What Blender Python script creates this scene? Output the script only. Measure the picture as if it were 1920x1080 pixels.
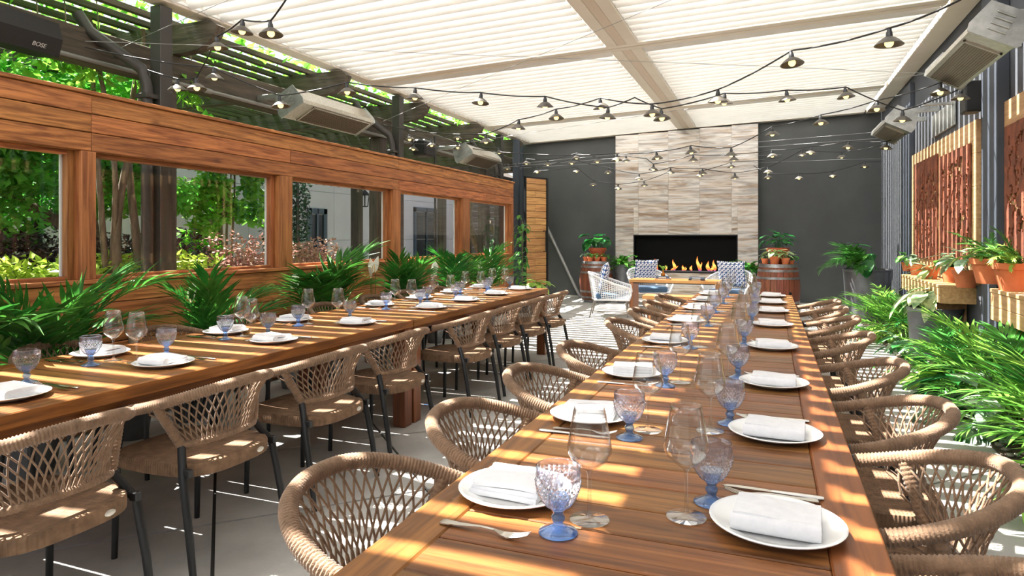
import bpy, math, random
from mathutils import Vector, Matrix, Euler
PI = math.pi
S = bpy.context.scene
C = S.collection
for o in list(bpy.data.objects):
    bpy.data.objects.remove(o)
random.seed(7)
R = random.Random(11)

# ------------------------------------------------------------------ camera, light
cam_d = bpy.data.cameras.new('camera')
cam = bpy.data.objects.new('camera', cam_d)
C.objects.link(cam)
cam.location = (0, 0, 1.345)
cam.rotation_euler = (PI / 2, 0, math.atan2(484, 1240))
cam_d.sensor_width = 36
cam_d.lens = 1240 / 1920 * 36
cam_d.shift_y = -0.05
cam_d.clip_start = 0.05
S.camera = cam

sun_d = bpy.data.lights.new('sun', 'SUN')
sun_d.energy = 29.0
sun_d.angle = 0.0093
sun_d.color = (1.0, 0.965, 0.91)
sun = bpy.data.objects.new('sun', sun_d)
C.objects.link(sun)
sun.location = (-12, 3, 20)
sun.rotation_euler = (0, -math.radians(27.6), 0)

W = bpy.data.worlds.new('sky')
S.world = W
W.use_nodes = True
wn = W.node_tree
wn.nodes.clear()
sky = wn.nodes.new('ShaderNodeTexSky')
sky.sky_type = 'NISHITA'
sky.sun_disc = False
sky.sun_elevation = math.radians(62)
sky.sun_rotation = math.radians(-90)
sky.air_density = 1.0
sky.dust_density = 3.0
sky.ozone_density = 1.0
hs = wn.nodes.new('ShaderNodeHueSaturation')
hs.inputs['Saturation'].default_value = 0.45
bg = wn.nodes.new('ShaderNodeBackground')
bg.inputs['Strength'].default_value = 0.27
wo = wn.nodes.new('ShaderNodeOutputWorld')
wn.links.new(sky.outputs[0], hs.inputs['Color'])
wn.links.new(hs.outputs[0], bg.inputs['Color'])
wn.links.new(bg.outputs[0], wo.inputs['Surface'])

S.view_settings.view_transform = 'Standard'
S.view_settings.look = 'None'
S.view_settings.gamma = 1.0
S.view_settings.use_curve_mapping = False
S.view_settings.exposure = 0.2

# ------------------------------------------------------------------ helpers
def V(*a):
    return Vector(a)

class MB:
    """collects geometry for ONE mesh"""
    def __init__(s):
        s.v = []
        s.f = []

    def add(s, vs, fs, M=None):
        n = len(s.v)
        if M is not None:
            vs = [M @ Vector(p) for p in vs]
        s.v += [tuple(p) for p in vs]
        s.f += [tuple(i + n for i in f) for f in fs]
        return s

    def bb(s, x0, x1, y0, y1, z0, z1, c=0.0, M=None):
        if c <= 0:
            vs = [(x, y, z) for z in (z0, z1) for y in (y0, y1) for x in (x0, x1)]
            fs = [(0, 2, 3, 1), (4, 5, 7, 6), (0, 1, 5, 4), (2, 6, 7, 3), (0, 4, 6, 2), (1, 3, 7, 5)]
            return s.add(vs, fs, M)
        # chamfered box: three vertices per corner
        vs = []
        idx = {}
        for sx in (0, 1):
            for sy in (0, 1):
                for sz in (0, 1):
                    p = ((x0, x1)[sx], (y0, y1)[sy], (z0, z1)[sz])
                    q = (p[0] + (c if sx == 0 else -c), p[1] + (c if sy == 0 else -c), p[2] + (c if sz == 0 else -c))
                    idx[sx, sy, sz] = len(vs)
                    vs += [(p[0], q[1], q[2]), (q[0], p[1], q[2]), (q[0], q[1], p[2])]
        fs = []
        for a in range(3):
            for e in (0, 1):
                loop = []
                for (u, w) in ((0, 0), (1, 0), (1, 1), (0, 1)):
                    k = [0, 0, 0]
                    k[a] = e
                    k[(a + 1) % 3] = u
                    k[(a + 2) % 3] = w
                    loop.append(idx[tuple(k)] + a)
                fs.append(tuple(loop if e else loop[::-1]))
        for a in range(3):
            b, d = (a + 1) % 3, (a + 2) % 3
            for u in (0, 1):
                for w in (0, 1):
                    k0 = [0, 0, 0]
                    k0[b] = u
                    k0[d] = w
                    k1 = list(k0)
                    k1[a] = 1
                    i0, i1 = idx[tuple(k0)], idx[tuple(k1)]
                    q = (i0 + b, i1 + b, i1 + d, i0 + d)
                    fs.append(q if (u + w) % 2 == 0 else q[::-1])
        for k, i in idx.items():
            t = (i, i + 1, i + 2)
            fs.append(t if sum(k) % 2 == 1 else t[::-1])
        return s.add(vs, fs, M)

    def tube(s, pts, r, n=8, closed=False, cap=True):
        P = [Vector(p) for p in pts]
        m = len(P)
        rr = r if isinstance(r, (list, tuple)) else [r] * m
        T = []
        for i in range(m):
            if closed:
                t = P[(i + 1) % m] - P[i - 1]
            else:
                t = P[min(i + 1, m - 1)] - P[max(i - 1, 0)]
            T.append(t.normalized() if t.length > 1e-9 else Vector((0, 0, 1)))
        up = Vector((0, 0, 1)) if abs(T[0].z) < 0.9 else Vector((1, 0, 0))
        a = T[0].cross(up).normalized()
        vs = []
        for i in range(m):
            if i:
                a = a - T[i] * a.dot(T[i])
                a = a.normalized() if a.length > 1e-6 else T[i].orthogonal().normalized()
            b = T[i].cross(a)
            for j in range(n):
                w = 2 * PI * j / n
                vs.append(P[i] + (a * math.cos(w) + b * math.sin(w)) * rr[i])
        fs = []
        for i in range(m if closed else m - 1):
            k = (i + 1) % m
            for j in range(n):
                l = (j + 1) % n
                fs.append((i * n + j, k * n + j, k * n + l, i * n + l)[::-1])
        if cap and not closed:
            fs.append(tuple(range(n))[::-1][::-1])
            fs.append(tuple((m - 1) * n + j for j in range(n))[::-1])
        return s.add(vs, fs)

    def lathe(s, prof, n=24, c=(0, 0, 0), a0=0.0, a1=None):
        full = a1 is None
        if full:
            a1 = a0 + 2 * PI
        vs = []
        rings = []
        cnt = n if full else n + 1
        for (r, z) in prof:
            if r <= 1e-6 and full:
                rings.append([len(vs)])
                vs.append((c[0], c[1], c[2] + z))
            else:
                ring = []
                for j in range(cnt):
                    w = a0 + (a1 - a0) * j / n
                    ring.append(len(vs))
                    vs.append((c[0] + r * math.cos(w), c[1] + r * math.sin(w), c[2] + z))
                rings.append(ring)
        fs = []
        for i in range(len(rings) - 1):
            A, Bq = rings[i], rings[i + 1]
            for j in range(n):
                l = (j + 1) % n if full else j + 1
                if len(A) == 1 and len(Bq) == 1:
                    continue
                if len(A) == 1:
                    fs.append((A[0], Bq[l], Bq[j]))
                elif len(Bq) == 1:
                    fs.append((A[j], A[l], Bq[0]))
                else:
                    fs.append((A[j], A[l], Bq[l], Bq[j]))
        return s.add(vs, fs)

    def prism(s, poly, z0, z1, M=None):
        n = len(poly)
        vs = [(x, y, z0) for x, y in poly] + [(x, y, z1) for x, y in poly]
        fs = [tuple(range(n))[::-1], tuple(range(n, 2 * n))]
        fs += [(i, (i + 1) % n, n + (i + 1) % n, n + i) for i in range(n)]
        return s.add(vs, fs, M)

    def mesh(s, name, mat, smooth=None):
        me = bpy.data.meshes.new(name)
        me.from_pydata(s.v, [], s.f)
        if smooth:
            me.polygons.foreach_set('use_smooth', [True] * len(me.polygons))
            if smooth < 170:
                me.set_sharp_from_angle(angle=math.radians(smooth))
        if mat:
            me.materials.append(mat)
        me.update()
        return me

    def build(s, name, mat, parent=None, smooth=None, loc=None):
        return put(s.mesh(name, mat, smooth), name, parent, loc)

def put(me, name, parent=None, loc=None, rot=None, scale=None, mtx=None):
    o = bpy.data.objects.new(name, me)
    C.objects.link(o)
    if parent:
        o.parent = parent
    if mtx is not None:
        o.matrix_local = mtx
    else:
        if loc is not None:
            o.location = loc
        if rot is not None:
            o.rotation_euler = rot
        if scale is not None:
            o.scale = scale if isinstance(scale, (tuple, list)) else (scale,) * 3
    return o

def tag(o, label=None, cat=None, group=None, kind=None):
    if label:
        o['label'] = label
    if cat:
        o['category'] = cat
    if group:
        o['group'] = group
    if kind:
        o['kind'] = kind
    return o

def thing(name, label, cat, loc=(0, 0, 0), rz=0, group=None, kind=None):
    o = bpy.data.objects.new(name, None)
    C.objects.link(o)
    o.empty_display_size = 0.1
    o.location = loc
    o.rotation_euler = (0, 0, rz)
    return tag(o, label, cat, group, kind)

def copy_tree(src, loc, rz, label, group=None):
    """a copy of a thing with copies of its parts and sub-parts"""
    def rec(o, par):
        c = o.copy()
        C.objects.link(c)
        if par:
            c.parent = par
        for ch in KIDS.get(o.name, []):
            rec(ch, c)
        return c
    r = rec(src, None)
    r.location = loc
    r.rotation_euler = (0, 0, rz)
    r['label'] = label
    if group:
        r['group'] = group
    return r
KIDS = {}
def note_kids(o):
    KIDS[o.name] = list(o.children)
    for c in o.children:
        note_kids(c)

ORD = ['first', 'second', 'third', 'fourth', 'fifth', 'sixth', 'seventh', 'eighth', 'ninth', 'tenth', 'eleventh', 'twelfth',
       'thirteenth', 'fourteenth', 'fifteenth', 'sixteenth']

# measuring helpers: a direction read off the photograph + one known coordinate gives a point of the place
F_, H_ = 1240.0, 1.345
TH = math.atan2(484, 1240)
SN, CS = math.sin(TH), math.cos(TH)
def on_x(px, X, py=444.0):
    k = (px - 960) / F_
    d = X / (k * CS - SN)
    return V(X, d * (k * SN + CS), H_ - (py - 444) / F_ * d)
def on_y(px, Y, py=444.0):
    k = (px - 960) / F_
    d = Y / (k * SN + CS)
    return V(d * (k * CS - SN), Y, H_ - (py - 444) / F_ * d)
def on_z(px, py, Z):
    d = F_ * (H_ - Z) / (py - 444)
    k = (px - 960) / F_
    return V(d * (k * CS - SN), d * (k * SN + CS), Z)

# ------------------------------------------------------------------ materials
def srgb(r, g, b):
    def f(c):
        c /= 255.0
        return c / 12.92 if c <= 0.04045 else ((c + 0.055) / 1.055) ** 2.4
    return (f(r), f(g), f(b), 1.0)

def mat(name, col, rough=0.5, metal=0.0, col2=None, scale=(1, 1, 1), ns=6.0, detail=5, dist=0.0, lo=0.35, hi=0.65,
        bump=0.0, bscale=(1, 1, 1), bns=60.0, rnd=0.0, hue=0.0, spec=0.5, transl=0.0, emit=None, coat=0.0, sheen=0.0):
    m = bpy.data.materials.new(name)
    m.use_nodes = True
    nt = m.node_tree
    nt.nodes.clear()
    N, L = nt.nodes.new, nt.links.new
    out = N('ShaderNodeOutputMaterial')
    p = N('ShaderNodeBsdfPrincipled')
    p.inputs['Roughness'].default_value = rough
    p.inputs['Metallic'].default_value = metal
    p.inputs['Specular IOR Level'].default_value = spec
    p.inputs['Coat Weight'].default_value = coat
    p.inputs['Coat Roughness'].default_value = 0.12
    p.inputs['Sheen Weight'].default_value = sheen
    p.inputs['Base Color'].default_value = col
    tc = N('ShaderNodeTexCoord')
    oi = N('ShaderNodeObjectInfo')
    va = N('ShaderNodeVectorMath')
    va.operation = 'MULTIPLY_ADD'
    cmb = N('ShaderNodeCombineXYZ')
    for i in range(3):
        L(oi.outputs['Random'], cmb.inputs[i])
    L(cmb.outputs[0], va.inputs[0])
    va.inputs[1].default_value = (37.1, 53.7, 71.3)
    L(tc.outputs['Object'], va.inputs[2])
    src = None
    if col2 is not None:
        mp = N('ShaderNodeMapping')
        mp.inputs['Scale'].default_value = scale
        L(va.outputs[0], mp.inputs[0])
        no = N('ShaderNodeTexNoise')
        no.inputs['Scale'].default_value = ns
        no.inputs['Detail'].default_value = detail
        no.inputs['Roughness'].default_value = 0.6
        no.inputs['Distortion'].default_value = dist
        L(mp.outputs[0], no.inputs['Vector'])
        rp = N('ShaderNodeValToRGB')
        rp.color_ramp.elements[0].position = lo
        rp.color_ramp.elements[0].color = col
        rp.color_ramp.elements[1].position = hi
        rp.color_ramp.elements[1].color = col2
        L(no.outputs['Fac'], rp.inputs[0])
        src = rp.outputs[0]
    if rnd or hue:
        h = N('ShaderNodeHueSaturation')
        if src:
            L(src, h.inputs['Color'])
        else:
            h.inputs['Color'].default_value = col
        mr = N('ShaderNodeMapRange')
        mr.inputs['To Min'].default_value = 1 - rnd
        mr.inputs['To Max'].default_value = 1 + rnd
        L(oi.outputs['Random'], mr.inputs['Value'])
        L(mr.outputs[0], h.inputs['Value'])
        if hue:
            mu = N('ShaderNodeMath')
            mu.operation = 'MULTIPLY'
            mu.inputs[1].default_value = 7.77
            L(oi.outputs['Random'], mu.inputs[0])
            fr = N('ShaderNodeMath')
            fr.operation = 'FRACT'
            L(mu.outputs[0], fr.inputs[0])
            mh = N('ShaderNodeMapRange')
            mh.inputs['To Min'].default_value = 0.5 - hue
            mh.inputs['To Max'].default_value = 0.5 + hue
            L(fr.outputs[0], mh.inputs['Value'])
            L(mh.outputs[0], h.inputs['Hue'])
        src = h.outputs[0]
    if src:
        L(src, p.inputs['Base Color'])
    if bump:
        mp2 = N('ShaderNodeMapping')
        mp2.inputs['Scale'].default_value = bscale
        L(va.outputs[0], mp2.inputs[0])
        n2 = N('ShaderNodeTexNoise')
        n2.inputs['Scale'].default_value = bns
        n2.inputs['Detail'].default_value = 3
        L(mp2.outputs[0], n2.inputs['Vector'])
        bp = N('ShaderNodeBump')
        bp.inputs['Strength'].default_value = bump
        bp.inputs['Distance'].default_value = 0.01
        L(n2.outputs['Fac'], bp.inputs['Height'])
        L(bp.outputs[0], p.inputs['Normal'])
    if emit:
        p.inputs['Emission Color'].default_value = emit[0]
        p.inputs['Emission Strength'].default_value = emit[1]
    if transl:
        t = N('ShaderNodeBsdfTranslucent')
        if src:
            L(src, t.inputs['Color'])
        else:
            t.inputs['Color'].default_value = col
        mx = N('ShaderNodeMixShader')
        mx.inputs[0].default_value = transl
        L(p.outputs[0], mx.inputs[1])
        L(t.outputs[0], mx.inputs[2])
        L(mx.outputs[0], out.inputs['Surface'])
    else:
        L(p.outputs[0], out.inputs['Surface'])
    return m

def thin_glass(name, tint, refl=1.0, rough=0.0, ior=1.5, body=0.0, refr=0.0):
    """thin-walled glass: see-through with a fresnel reflection, optionally a faint milky body"""
    m = bpy.data.materials.new(name)
    m.use_nodes = True
    nt = m.node_tree
    nt.nodes.clear()
    N, L = nt.nodes.new, nt.links.new
    out = N('ShaderNodeOutputMaterial')
    tr = N('ShaderNodeBsdfTransparent')
    tr.inputs[0].default_value = tint
    if refr:
        rf_ = N('ShaderNodeBsdfRefraction')
        rf_.inputs['Color'].default_value = tint
        rf_.inputs['IOR'].default_value = 1.22
        rf_.inputs['Roughness'].default_value = 0.0
        mr_ = N('ShaderNodeMixShader')
        mr_.inputs[0].default_value = refr
        L(tr.outputs[0], mr_.inputs[1])
        L(rf_.outputs[0], mr_.inputs[2])
        tr = mr_
    gl = N('ShaderNodeBsdfGlossy')
    gl.inputs['Roughness'].default_value = rough
    lw = N('ShaderNodeLayerWeight')          # symmetric for both sides of the thin wall
    lw.inputs['Blend'].default_value = 0.5
    pw = N('ShaderNodeMath')
    pw.operation = 'POWER'
    pw.inputs[1].default_value = 2.8
    L(lw.outputs['Facing'], pw.inputs[0])
    mu = N('ShaderNodeMath')
    mu.operation = 'MULTIPLY_ADD'
    mu.inputs[1].default_value = 0.55 * refl
    mu.inputs[2].default_value = 0.03 * refl
    mu.use_clamp = True
    L(pw.outputs[0], mu.inputs[0])
    mx = N('ShaderNodeMixShader')
    L(mu.outputs[0], mx.inputs[0])
    if body:
        df = N('ShaderNodeBsdfTranslucent')
        df.inputs[0].default_value = tint
        d2 = N('ShaderNodeBsdfDiffuse')
        d2.inputs[0].default_value = tint
        m0 = N('ShaderNodeMixShader')
        m0.inputs[0].default_value = 0.5
        L(df.outputs[0], m0.inputs[1])
        L(d2.outputs[0], m0.inputs[2])
        m1 = N('ShaderNodeMixShader')
        m1.inputs[0].default_value = body
        L(tr.outputs[0], m1.inputs[1])
        L(m0.outputs[0], m1.inputs[2])
        L(m1.outputs[0], mx.inputs[1])
    else:
        L(tr.outputs[0], mx.inputs[1])
    L(gl.outputs[0], mx.inputs[2])
    L(mx.outputs[0], out.inputs['Surface'])
    return m

m_concrete = mat('concrete', srgb(156, 154, 149), 0.7, col2=srgb(184, 181, 175), ns=2.2, detail=8, bump=0.12, bns=30, rnd=0.05)
m_joint = mat('joint filler', srgb(58, 56, 53), 0.9)
m_soil = mat('soil', srgb(58, 46, 36), 0.95, col2=srgb(88, 72, 58), ns=25, bump=0.8, bns=40)
m_pebble = mat('pebble', srgb(128, 122, 110), 0.7, col2=srgb(170, 165, 152), ns=8, rnd=0.3)
m_gravel = mat('garden ground', srgb(90, 80, 66), 0.95, col2=srgb(130, 118, 98), ns=14, bump=0.5, bns=30)
m_wall_dark = mat('charcoal stucco', srgb(60, 62, 62), 0.8, col2=srgb(68, 70, 69), ns=1.5, bump=0.15, bns=160)
m_wall_blue = mat('slate blue stucco', srgb(70, 74, 80), 0.85, col2=srgb(80, 83, 89), ns=1.2, bump=0.15, bns=120)
m_post_blue = mat('slate painted steel', srgb(54, 60, 70), 0.6, col2=srgb(62, 68, 78), ns=3)
m_roof = mat('white powder coated aluminium', srgb(228, 228, 225), 0.5, col2=srgb(222, 221, 217), ns=3)
m_beam = mat('ivory aluminium beam', srgb(222, 214, 202), 0.5, col2=srgb(214, 206, 193), ns=2)
m_strip = mat('beige aluminium strip', srgb(205, 190, 174), 0.5)
def wood(name, a, b, axis, rough=0.5, k=1.0, rnd=0.12, hue=0.008, coat=0.0, bump=0.08, ns=3.5, knots=False, spec=0.5):
    sc = [9.0, 9.0, 9.0]
    sc[axis] = 0.55
    sc = tuple(v * k for v in sc)
    m = mat(name, a, rough, col2=b, scale=sc, ns=ns, detail=7, dist=0.7, lo=0.36, hi=0.64, bump=bump, bscale=sc, bns=14, rnd=rnd, hue=hue, coat=coat, spec=spec)
    if knots:
        nt = m.node_tree
        N, L = nt.nodes.new, nt.links.new
        p = [n for n in nt.nodes if n.type == 'BSDF_PRINCIPLED'][0]
        old = p.inputs['Base Color'].links[0].from_socket
        va = [n for n in nt.nodes if n.type == 'VECT_MATH'][0]
        mp = N('ShaderNodeMapping')
        ks = [5.0, 5.0, 5.0]
        ks[axis] = 2.6
        mp.inputs['Scale'].default_value = ks
        L(va.outputs[0], mp.inputs[0])
        vo = N('ShaderNodeTexVoronoi')
        vo.inputs['Scale'].default_value = 1.0
        L(mp.outputs[0], vo.inputs['Vector'])
        mr = N('ShaderNodeMapRange')
        mr.inputs['From Min'].default_value = 0.05
        mr.inputs['From Max'].default_value = 0.16
        mr.inputs['To Min'].default_value = 0.62
        mr.inputs['To Max'].default_value = 0.0
        L(vo.outputs['Distance'], mr.inputs['Value'])
        mx = N('ShaderNodeMix')
        mx.data_type = 'RGBA'
        L(mr.outputs[0], mx.inputs['Factor'])
        L(old, mx.inputs['A'])
        mx.inputs['B'].default_value = srgb(74, 36, 20)
        L(mx.outputs['Result'], p.inputs['Base Color'])
    return m
m_cedar = wood('stained cedar', srgb(122, 68, 35), srgb(194, 126, 72), 1, 0.5, rnd=0.18, hue=0.008, knots=True, ns=4.5)
m_cedar_v = wood('stained cedar upright', srgb(128, 74, 38), srgb(182, 120, 70), 2, 0.5)
m_teak_y = wood('oiled teak lengthwise', srgb(94, 54, 25), srgb(144, 90, 44), 1, 0.4, rnd=0.1, spec=0.3)
m_teak_x = wood('oiled teak crosswise', srgb(90, 54, 26), srgb(150, 98, 50), 0, 0.4, rnd=0.2, spec=0.3)
m_teak_z = wood('oiled teak upright', srgb(104, 58, 34), srgb(140, 84, 50), 2, 0.42)
m_oak = wood('light oak', srgb(186, 122, 66), srgb(222, 164, 104), 0, 0.45, rnd=0.05)
m_timber = wood('weathered dark timber', srgb(56, 48, 40), srgb(88, 78, 66), 0, 0.75, bump=0.25)
m_timber_y = wood('weathered dark timber long', srgb(54, 46, 38), srgb(86, 76, 64), 1, 0.75, bump=0.25)
m_timber_z = wood('weathered dark timber post', srgb(52, 46, 40), srgb(84, 76, 68), 2, 0.75, bump=0.25)
m_doorwood = wood('knotty door board', srgb(160, 112, 64), srgb(206, 158, 100), 0, 0.55, rnd=0.12, hue=0.006)
m_ply = wood('sanded plywood board', srgb(178, 138, 92), srgb(208, 168, 120), 1, 0.6, rnd=0.05, bump=0.03)
m_barrel = wood('red brown barrel stave', srgb(92, 46, 30), srgb(132, 72, 48), 2, 0.6, rnd=0.14, bump=0.2)
m_hoop = mat('galvanised hoop', srgb(150, 152, 154), 0.45, 0.7, col2=srgb(112, 112, 112), ns=12)
m_black = mat('black powder coated metal', srgb(34, 35, 36), 0.42, 0.3)
m_darkpost = mat('brown black painted steel', srgb(58, 55, 52), 0.5, 0.1)
m_steel = mat('brushed stainless steel', srgb(200, 196, 186), 0.3, 0.95, col2=srgb(172, 166, 154), scale=(1, 8, 8), ns=6)
m_galv = mat('galvanised bracket', srgb(186, 188, 186), 0.4, 0.8, col2=srgb(150, 152, 150), ns=9)
m_grille = mat('dark heater grille', srgb(126, 116, 102), 0.45, 0.7)
m_conduit = mat('grey conduit', srgb(138, 138, 136), 0.45, 0.5)
m_cable = mat('black cable', srgb(30, 30, 31), 0.5)
m_wire = mat('thin steel wire', srgb(150, 150, 150), 0.4, 0.7)
m_shade = mat('aged bronze lamp shade', srgb(98, 92, 82), 0.5, 0.25, col2=srgb(76, 71, 64), ns=10)
m_socket = mat('dark lamp socket', srgb(48, 50, 53), 0.5)
m_bulb = mat('lit warm bulb', srgb(255, 240, 190), 0.3, emit=(srgb(255, 226, 150), 1.6))
m_rope = mat('tan rope', srgb(114, 88, 64), 0.85, col2=srgb(138, 108, 82), ns=30, bump=0.35, bns=220, rnd=0.04, sheen=0.2)
m_linen = mat('white linen', srgb(238, 238, 240), 0.85, col2=srgb(230, 230, 233), ns=40, bump=0.05, bns=300, transl=0.1)
m_china = mat('white porcelain', srgb(240, 240, 238), 0.15, coat=0.3)
m_chrome = mat('polished cutlery steel', srgb(205, 202, 196), 0.16, 1.0)
m_terra = mat('terracotta', srgb(196, 104, 62), 0.8, col2=srgb(214, 124, 80), ns=5, rnd=0.06)
m_terra_dark = mat('glazed red terracotta', srgb(170, 74, 46), 0.5, col2=srgb(186, 88, 56), ns=5)
m_zinc = mat('dark zinc planter', srgb(120, 122, 126), 0.35, 0.6, col2=srgb(92, 94, 98), ns=3)
m_rust = mat('rusted steel', srgb(92, 46, 28), 0.85, col2=srgb(138, 74, 46), ns=9, detail=8, bump=0.3, bns=60)
m_blue = mat('slate blue cushion', srgb(62, 92, 122), 0.9, col2=srgb(72, 102, 132), ns=60, bump=0.2, bns=200, sheen=0.3)
m_white_cord = mat('white cord', srgb(236, 236, 236), 0.7)
m_legmetal = mat('grey chair metal', srgb(140, 136, 130), 0.4, 0.6)
m_fire_black = mat('black firebox', srgb(7, 7, 7), 0.7, spec=0.1)
m_fire_frame = mat('black steel trim', srgb(24, 24, 25), 0.35, 0.4)
m_glassbead = mat('burner beads', srgb(120, 118, 116), 0.4)
m_white_wall = mat('white render', srgb(214, 214, 218), 0.85, col2=srgb(206, 206, 210), ns=1.5, bump=0.1, bns=100)
m_window_dark = mat('dark window pane', srgb(26, 34, 38), 0.15)
m_window_frame = mat('blue grey window frame', srgb(66, 84, 98), 0.5)
m_speaker = mat('black speaker grille', srgb(22, 22, 23), 0.6, bump=0.3, bns=300)
m_bark = mat('grey brown bark', srgb(92, 78, 64), 0.9, col2=srgb(126, 110, 94), scale=(6, 6, 1), ns=6, bump=0.5, bns=20)
m_silver = mat('silver lettering', srgb(210, 210, 210), 0.4, 0.4)
m_pearl = mat('pale oval maker plate', srgb(205, 200, 190), 0.35, 0.5)
m_seal = mat('white window seal', srgb(210, 212, 214), 0.5)
m_book_blue = mat('blue grey book cover', srgb(78, 92, 112), 0.6)
m_book_tan = mat('tan book cover', srgb(168, 130, 92), 0.6)
m_book_black = mat('black book cover', srgb(30, 30, 32), 0.5)
m_page = mat('book pages', srgb(226, 220, 206), 0.8)
m_amber = mat('amber glass vase', srgb(206, 130, 30), 0.2, transl=0.4)
def leafmat(name, a, b, rough=0.4, t=0.3, rnd=0.18, hue=0.015, ns=4):
    return mat(name, a, rough, col2=b, ns=ns, rnd=rnd, hue=hue, transl=t, spec=0.4)
m_palm = leafmat('palm leaf', srgb(40, 98, 36), srgb(78, 144, 56))
m_palm_lit = leafmat('sunlit palm leaf', srgb(66, 130, 40), srgb(128, 184, 72))  # lighter, yellower copy of the palm leaf: sunlight put into the colour
m_deep = leafmat('deep green leaf', srgb(24, 84, 38), srgb(48, 122, 56), 0.3)
m_mid = leafmat('mid green leaf', srgb(52, 116, 44), srgb(98, 158, 70), 0.35)
m_lime = leafmat('lime leaf', srgb(120, 172, 60), srgb(176, 206, 96))
m_varieg = leafmat('cream splashed leaf', srgb(70, 130, 60), srgb(214, 224, 170), ns=14)
m_calathea = leafmat('striped silver leaf', srgb(28, 86, 46), srgb(190, 214, 176), ns=10)
m_redleaf = leafmat('red edged leaf', srgb(110, 36, 40), srgb(170, 72, 70))
m_fern = leafmat('fern frond', srgb(48, 116, 36), srgb(92, 156, 54))
m_spathe = mat('white lily spathe', srgb(240, 240, 228), 0.5, transl=0.25)
m_spadix = mat('cream spadix', srgb(226, 204, 150), 0.7)
m_maple = leafmat('maple leaf', srgb(66, 142, 44), srgb(128, 194, 72), t=0.4)
m_wist = leafmat('wisteria leaf', srgb(92, 160, 40), srgb(150, 206, 80), t=0.45)
m_shrub_lime = leafmat('yellow green shrub leaf', srgb(150, 190, 50), srgb(206, 228, 96), t=0.4)
m_shrub_purple = leafmat('dark purple shrub leaf', srgb(46, 34, 42), srgb(76, 58, 66), t=0.1)
m_shrub_pink = leafmat('pink shrub leaf', srgb(150, 104, 100), srgb(206, 160, 140), t=0.25, ns=9)
m_conifer = leafmat('cypress leaf', srgb(34, 74, 44), srgb(58, 104, 60), t=0.1)
m_stem = mat('green stem', srgb(80, 126, 56), 0.6)
g_clear = thin_glass('clear glass', (0.975, 0.975, 0.97, 1), 1.7)
g_stem = thin_glass('clear glass stem', (0.95, 0.955, 0.95, 1), 2.2)
g_blue = thin_glass('blue glass', (0.62, 0.76, 0.98, 1), 2.0, 0.03, body=0.06)
g_blue_deep = thin_glass('blue glass foot', (0.42, 0.62, 0.96, 1), 2.0, 0.03, body=0.10)
g_lilac = thin_glass('pale blue glass', (0.91, 0.93, 1.0, 1), 1.8, 0.03, body=0.02, refr=0.6)
g_pane = thin_glass('window pane', (0.97, 0.98, 0.97, 1), 0.5)

def travertine():
    m = mat('travertine', srgb(104, 92, 78), 0.35, col2=srgb(206, 198, 186), scale=(0.45, 1, 3.4), ns=1.7, detail=14, dist=2.2, lo=0.38, hi=0.58, rnd=0.1, hue=0.012, coat=0.15)
    nt = m.node_tree
    N, L = nt.nodes.new, nt.links.new
    p = [n for n in nt.nodes if n.type == 'BSDF_PRINCIPLED'][0]
    old = p.inputs['Base Color'].links[0].from_socket
    va = [n for n in nt.nodes if n.type == 'VECT_MATH'][0]
    mp = N('ShaderNodeMapping')
    mp.inputs['Scale'].default_value = (0.5, 1, 9)
    L(va.outputs[0], mp.inputs[0])
    n2 = N('ShaderNodeTexNoise')
    n2.inputs['Scale'].default_value = 1.1
    n2.inputs['Detail'].default_value = 6
    n2.inputs['Distortion'].default_value = 2.2
    L(mp.outputs[0], n2.inputs['Vector'])
    rp = N('ShaderNodeValToRGB')
    rp.color_ramp.elements[0].position = 0.40
    rp.color_ramp.elements[0].color = srgb(150, 116, 84)
    rp.color_ramp.elements[1].position = 0.56
    rp.color_ramp.elements[1].color = srgb(188, 187, 187)
    L(n2.outputs['Fac'], rp.inputs[0])
    mx = N('ShaderNodeMix')
    mx.data_type = 'RGBA'
    mx.inputs['Factor'].default_value = 0.42
    L(old, mx.inputs['A'])
    L(rp.outputs[0], mx.inputs['B'])
    L(mx.outputs['Result'], p.inputs['Base Color'])
    return m
m_trav = travertine()

def pillow_mat():
    m = bpy.data.materials.new('blue and white printed cotton')
    m.use_nodes = True
    nt = m.node_tree
    N, L = nt.nodes.new, nt.links.new
    p = nt.nodes['Principled BSDF']
    p.inputs['Roughness'].default_value = 0.9
    tc = N('ShaderNodeTexCoord')
    mp = N('ShaderNodeMapping')
    mp.inputs['Scale'].default_value = (42, 42, 42)
    L(tc.outputs['Object'], mp.inputs[0])
    sp = N('ShaderNodeSeparateXYZ')
    L(mp.outputs[0], sp.inputs[0])
    def mth(op, a, b=None):
        n = N('ShaderNodeMath')
        n.operation = op
        for i, q in enumerate((a, b)):
            if q is None:
                continue
            if isinstance(q, (int, float)):
                n.inputs[i].default_value = q
            else:
                L(q, n.inputs[i])
        return n.outputs[0]
    x, z = sp.outputs[0], sp.outputs[2]
    d1 = mth('ABSOLUTE', mth('SINE', mth('ADD', x, z)))
    d2 = mth('ABSOLUTE', mth('SINE', mth('SUBTRACT', x, z)))
    g1 = mth('ABSOLUTE', mth('SINE', x))
    g2 = mth('ABSOLUTE', mth('SINE', z))
    petals = mth('GREATER_THAN', mth('MULTIPLY', mth('MINIMUM', d1, 1.0), mth('ADD', d2, 0.25)), 0.36)
    grid = mth('GREATER_THAN', mth('MINIMUM', g1, g2), 0.22)
    fac = mth('MULTIPLY', petals, grid)
    mx = N('ShaderNodeMix')
    mx.data_type = 'RGBA'
    mx.inputs['A'].default_value = srgb(40, 72, 122)
    mx.inputs['B'].default_value = srgb(236, 236, 240)
    L(fac, mx.inputs['Factor'])
    L(mx.outputs['Result'], p.inputs['Base Color'])
    return m
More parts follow.
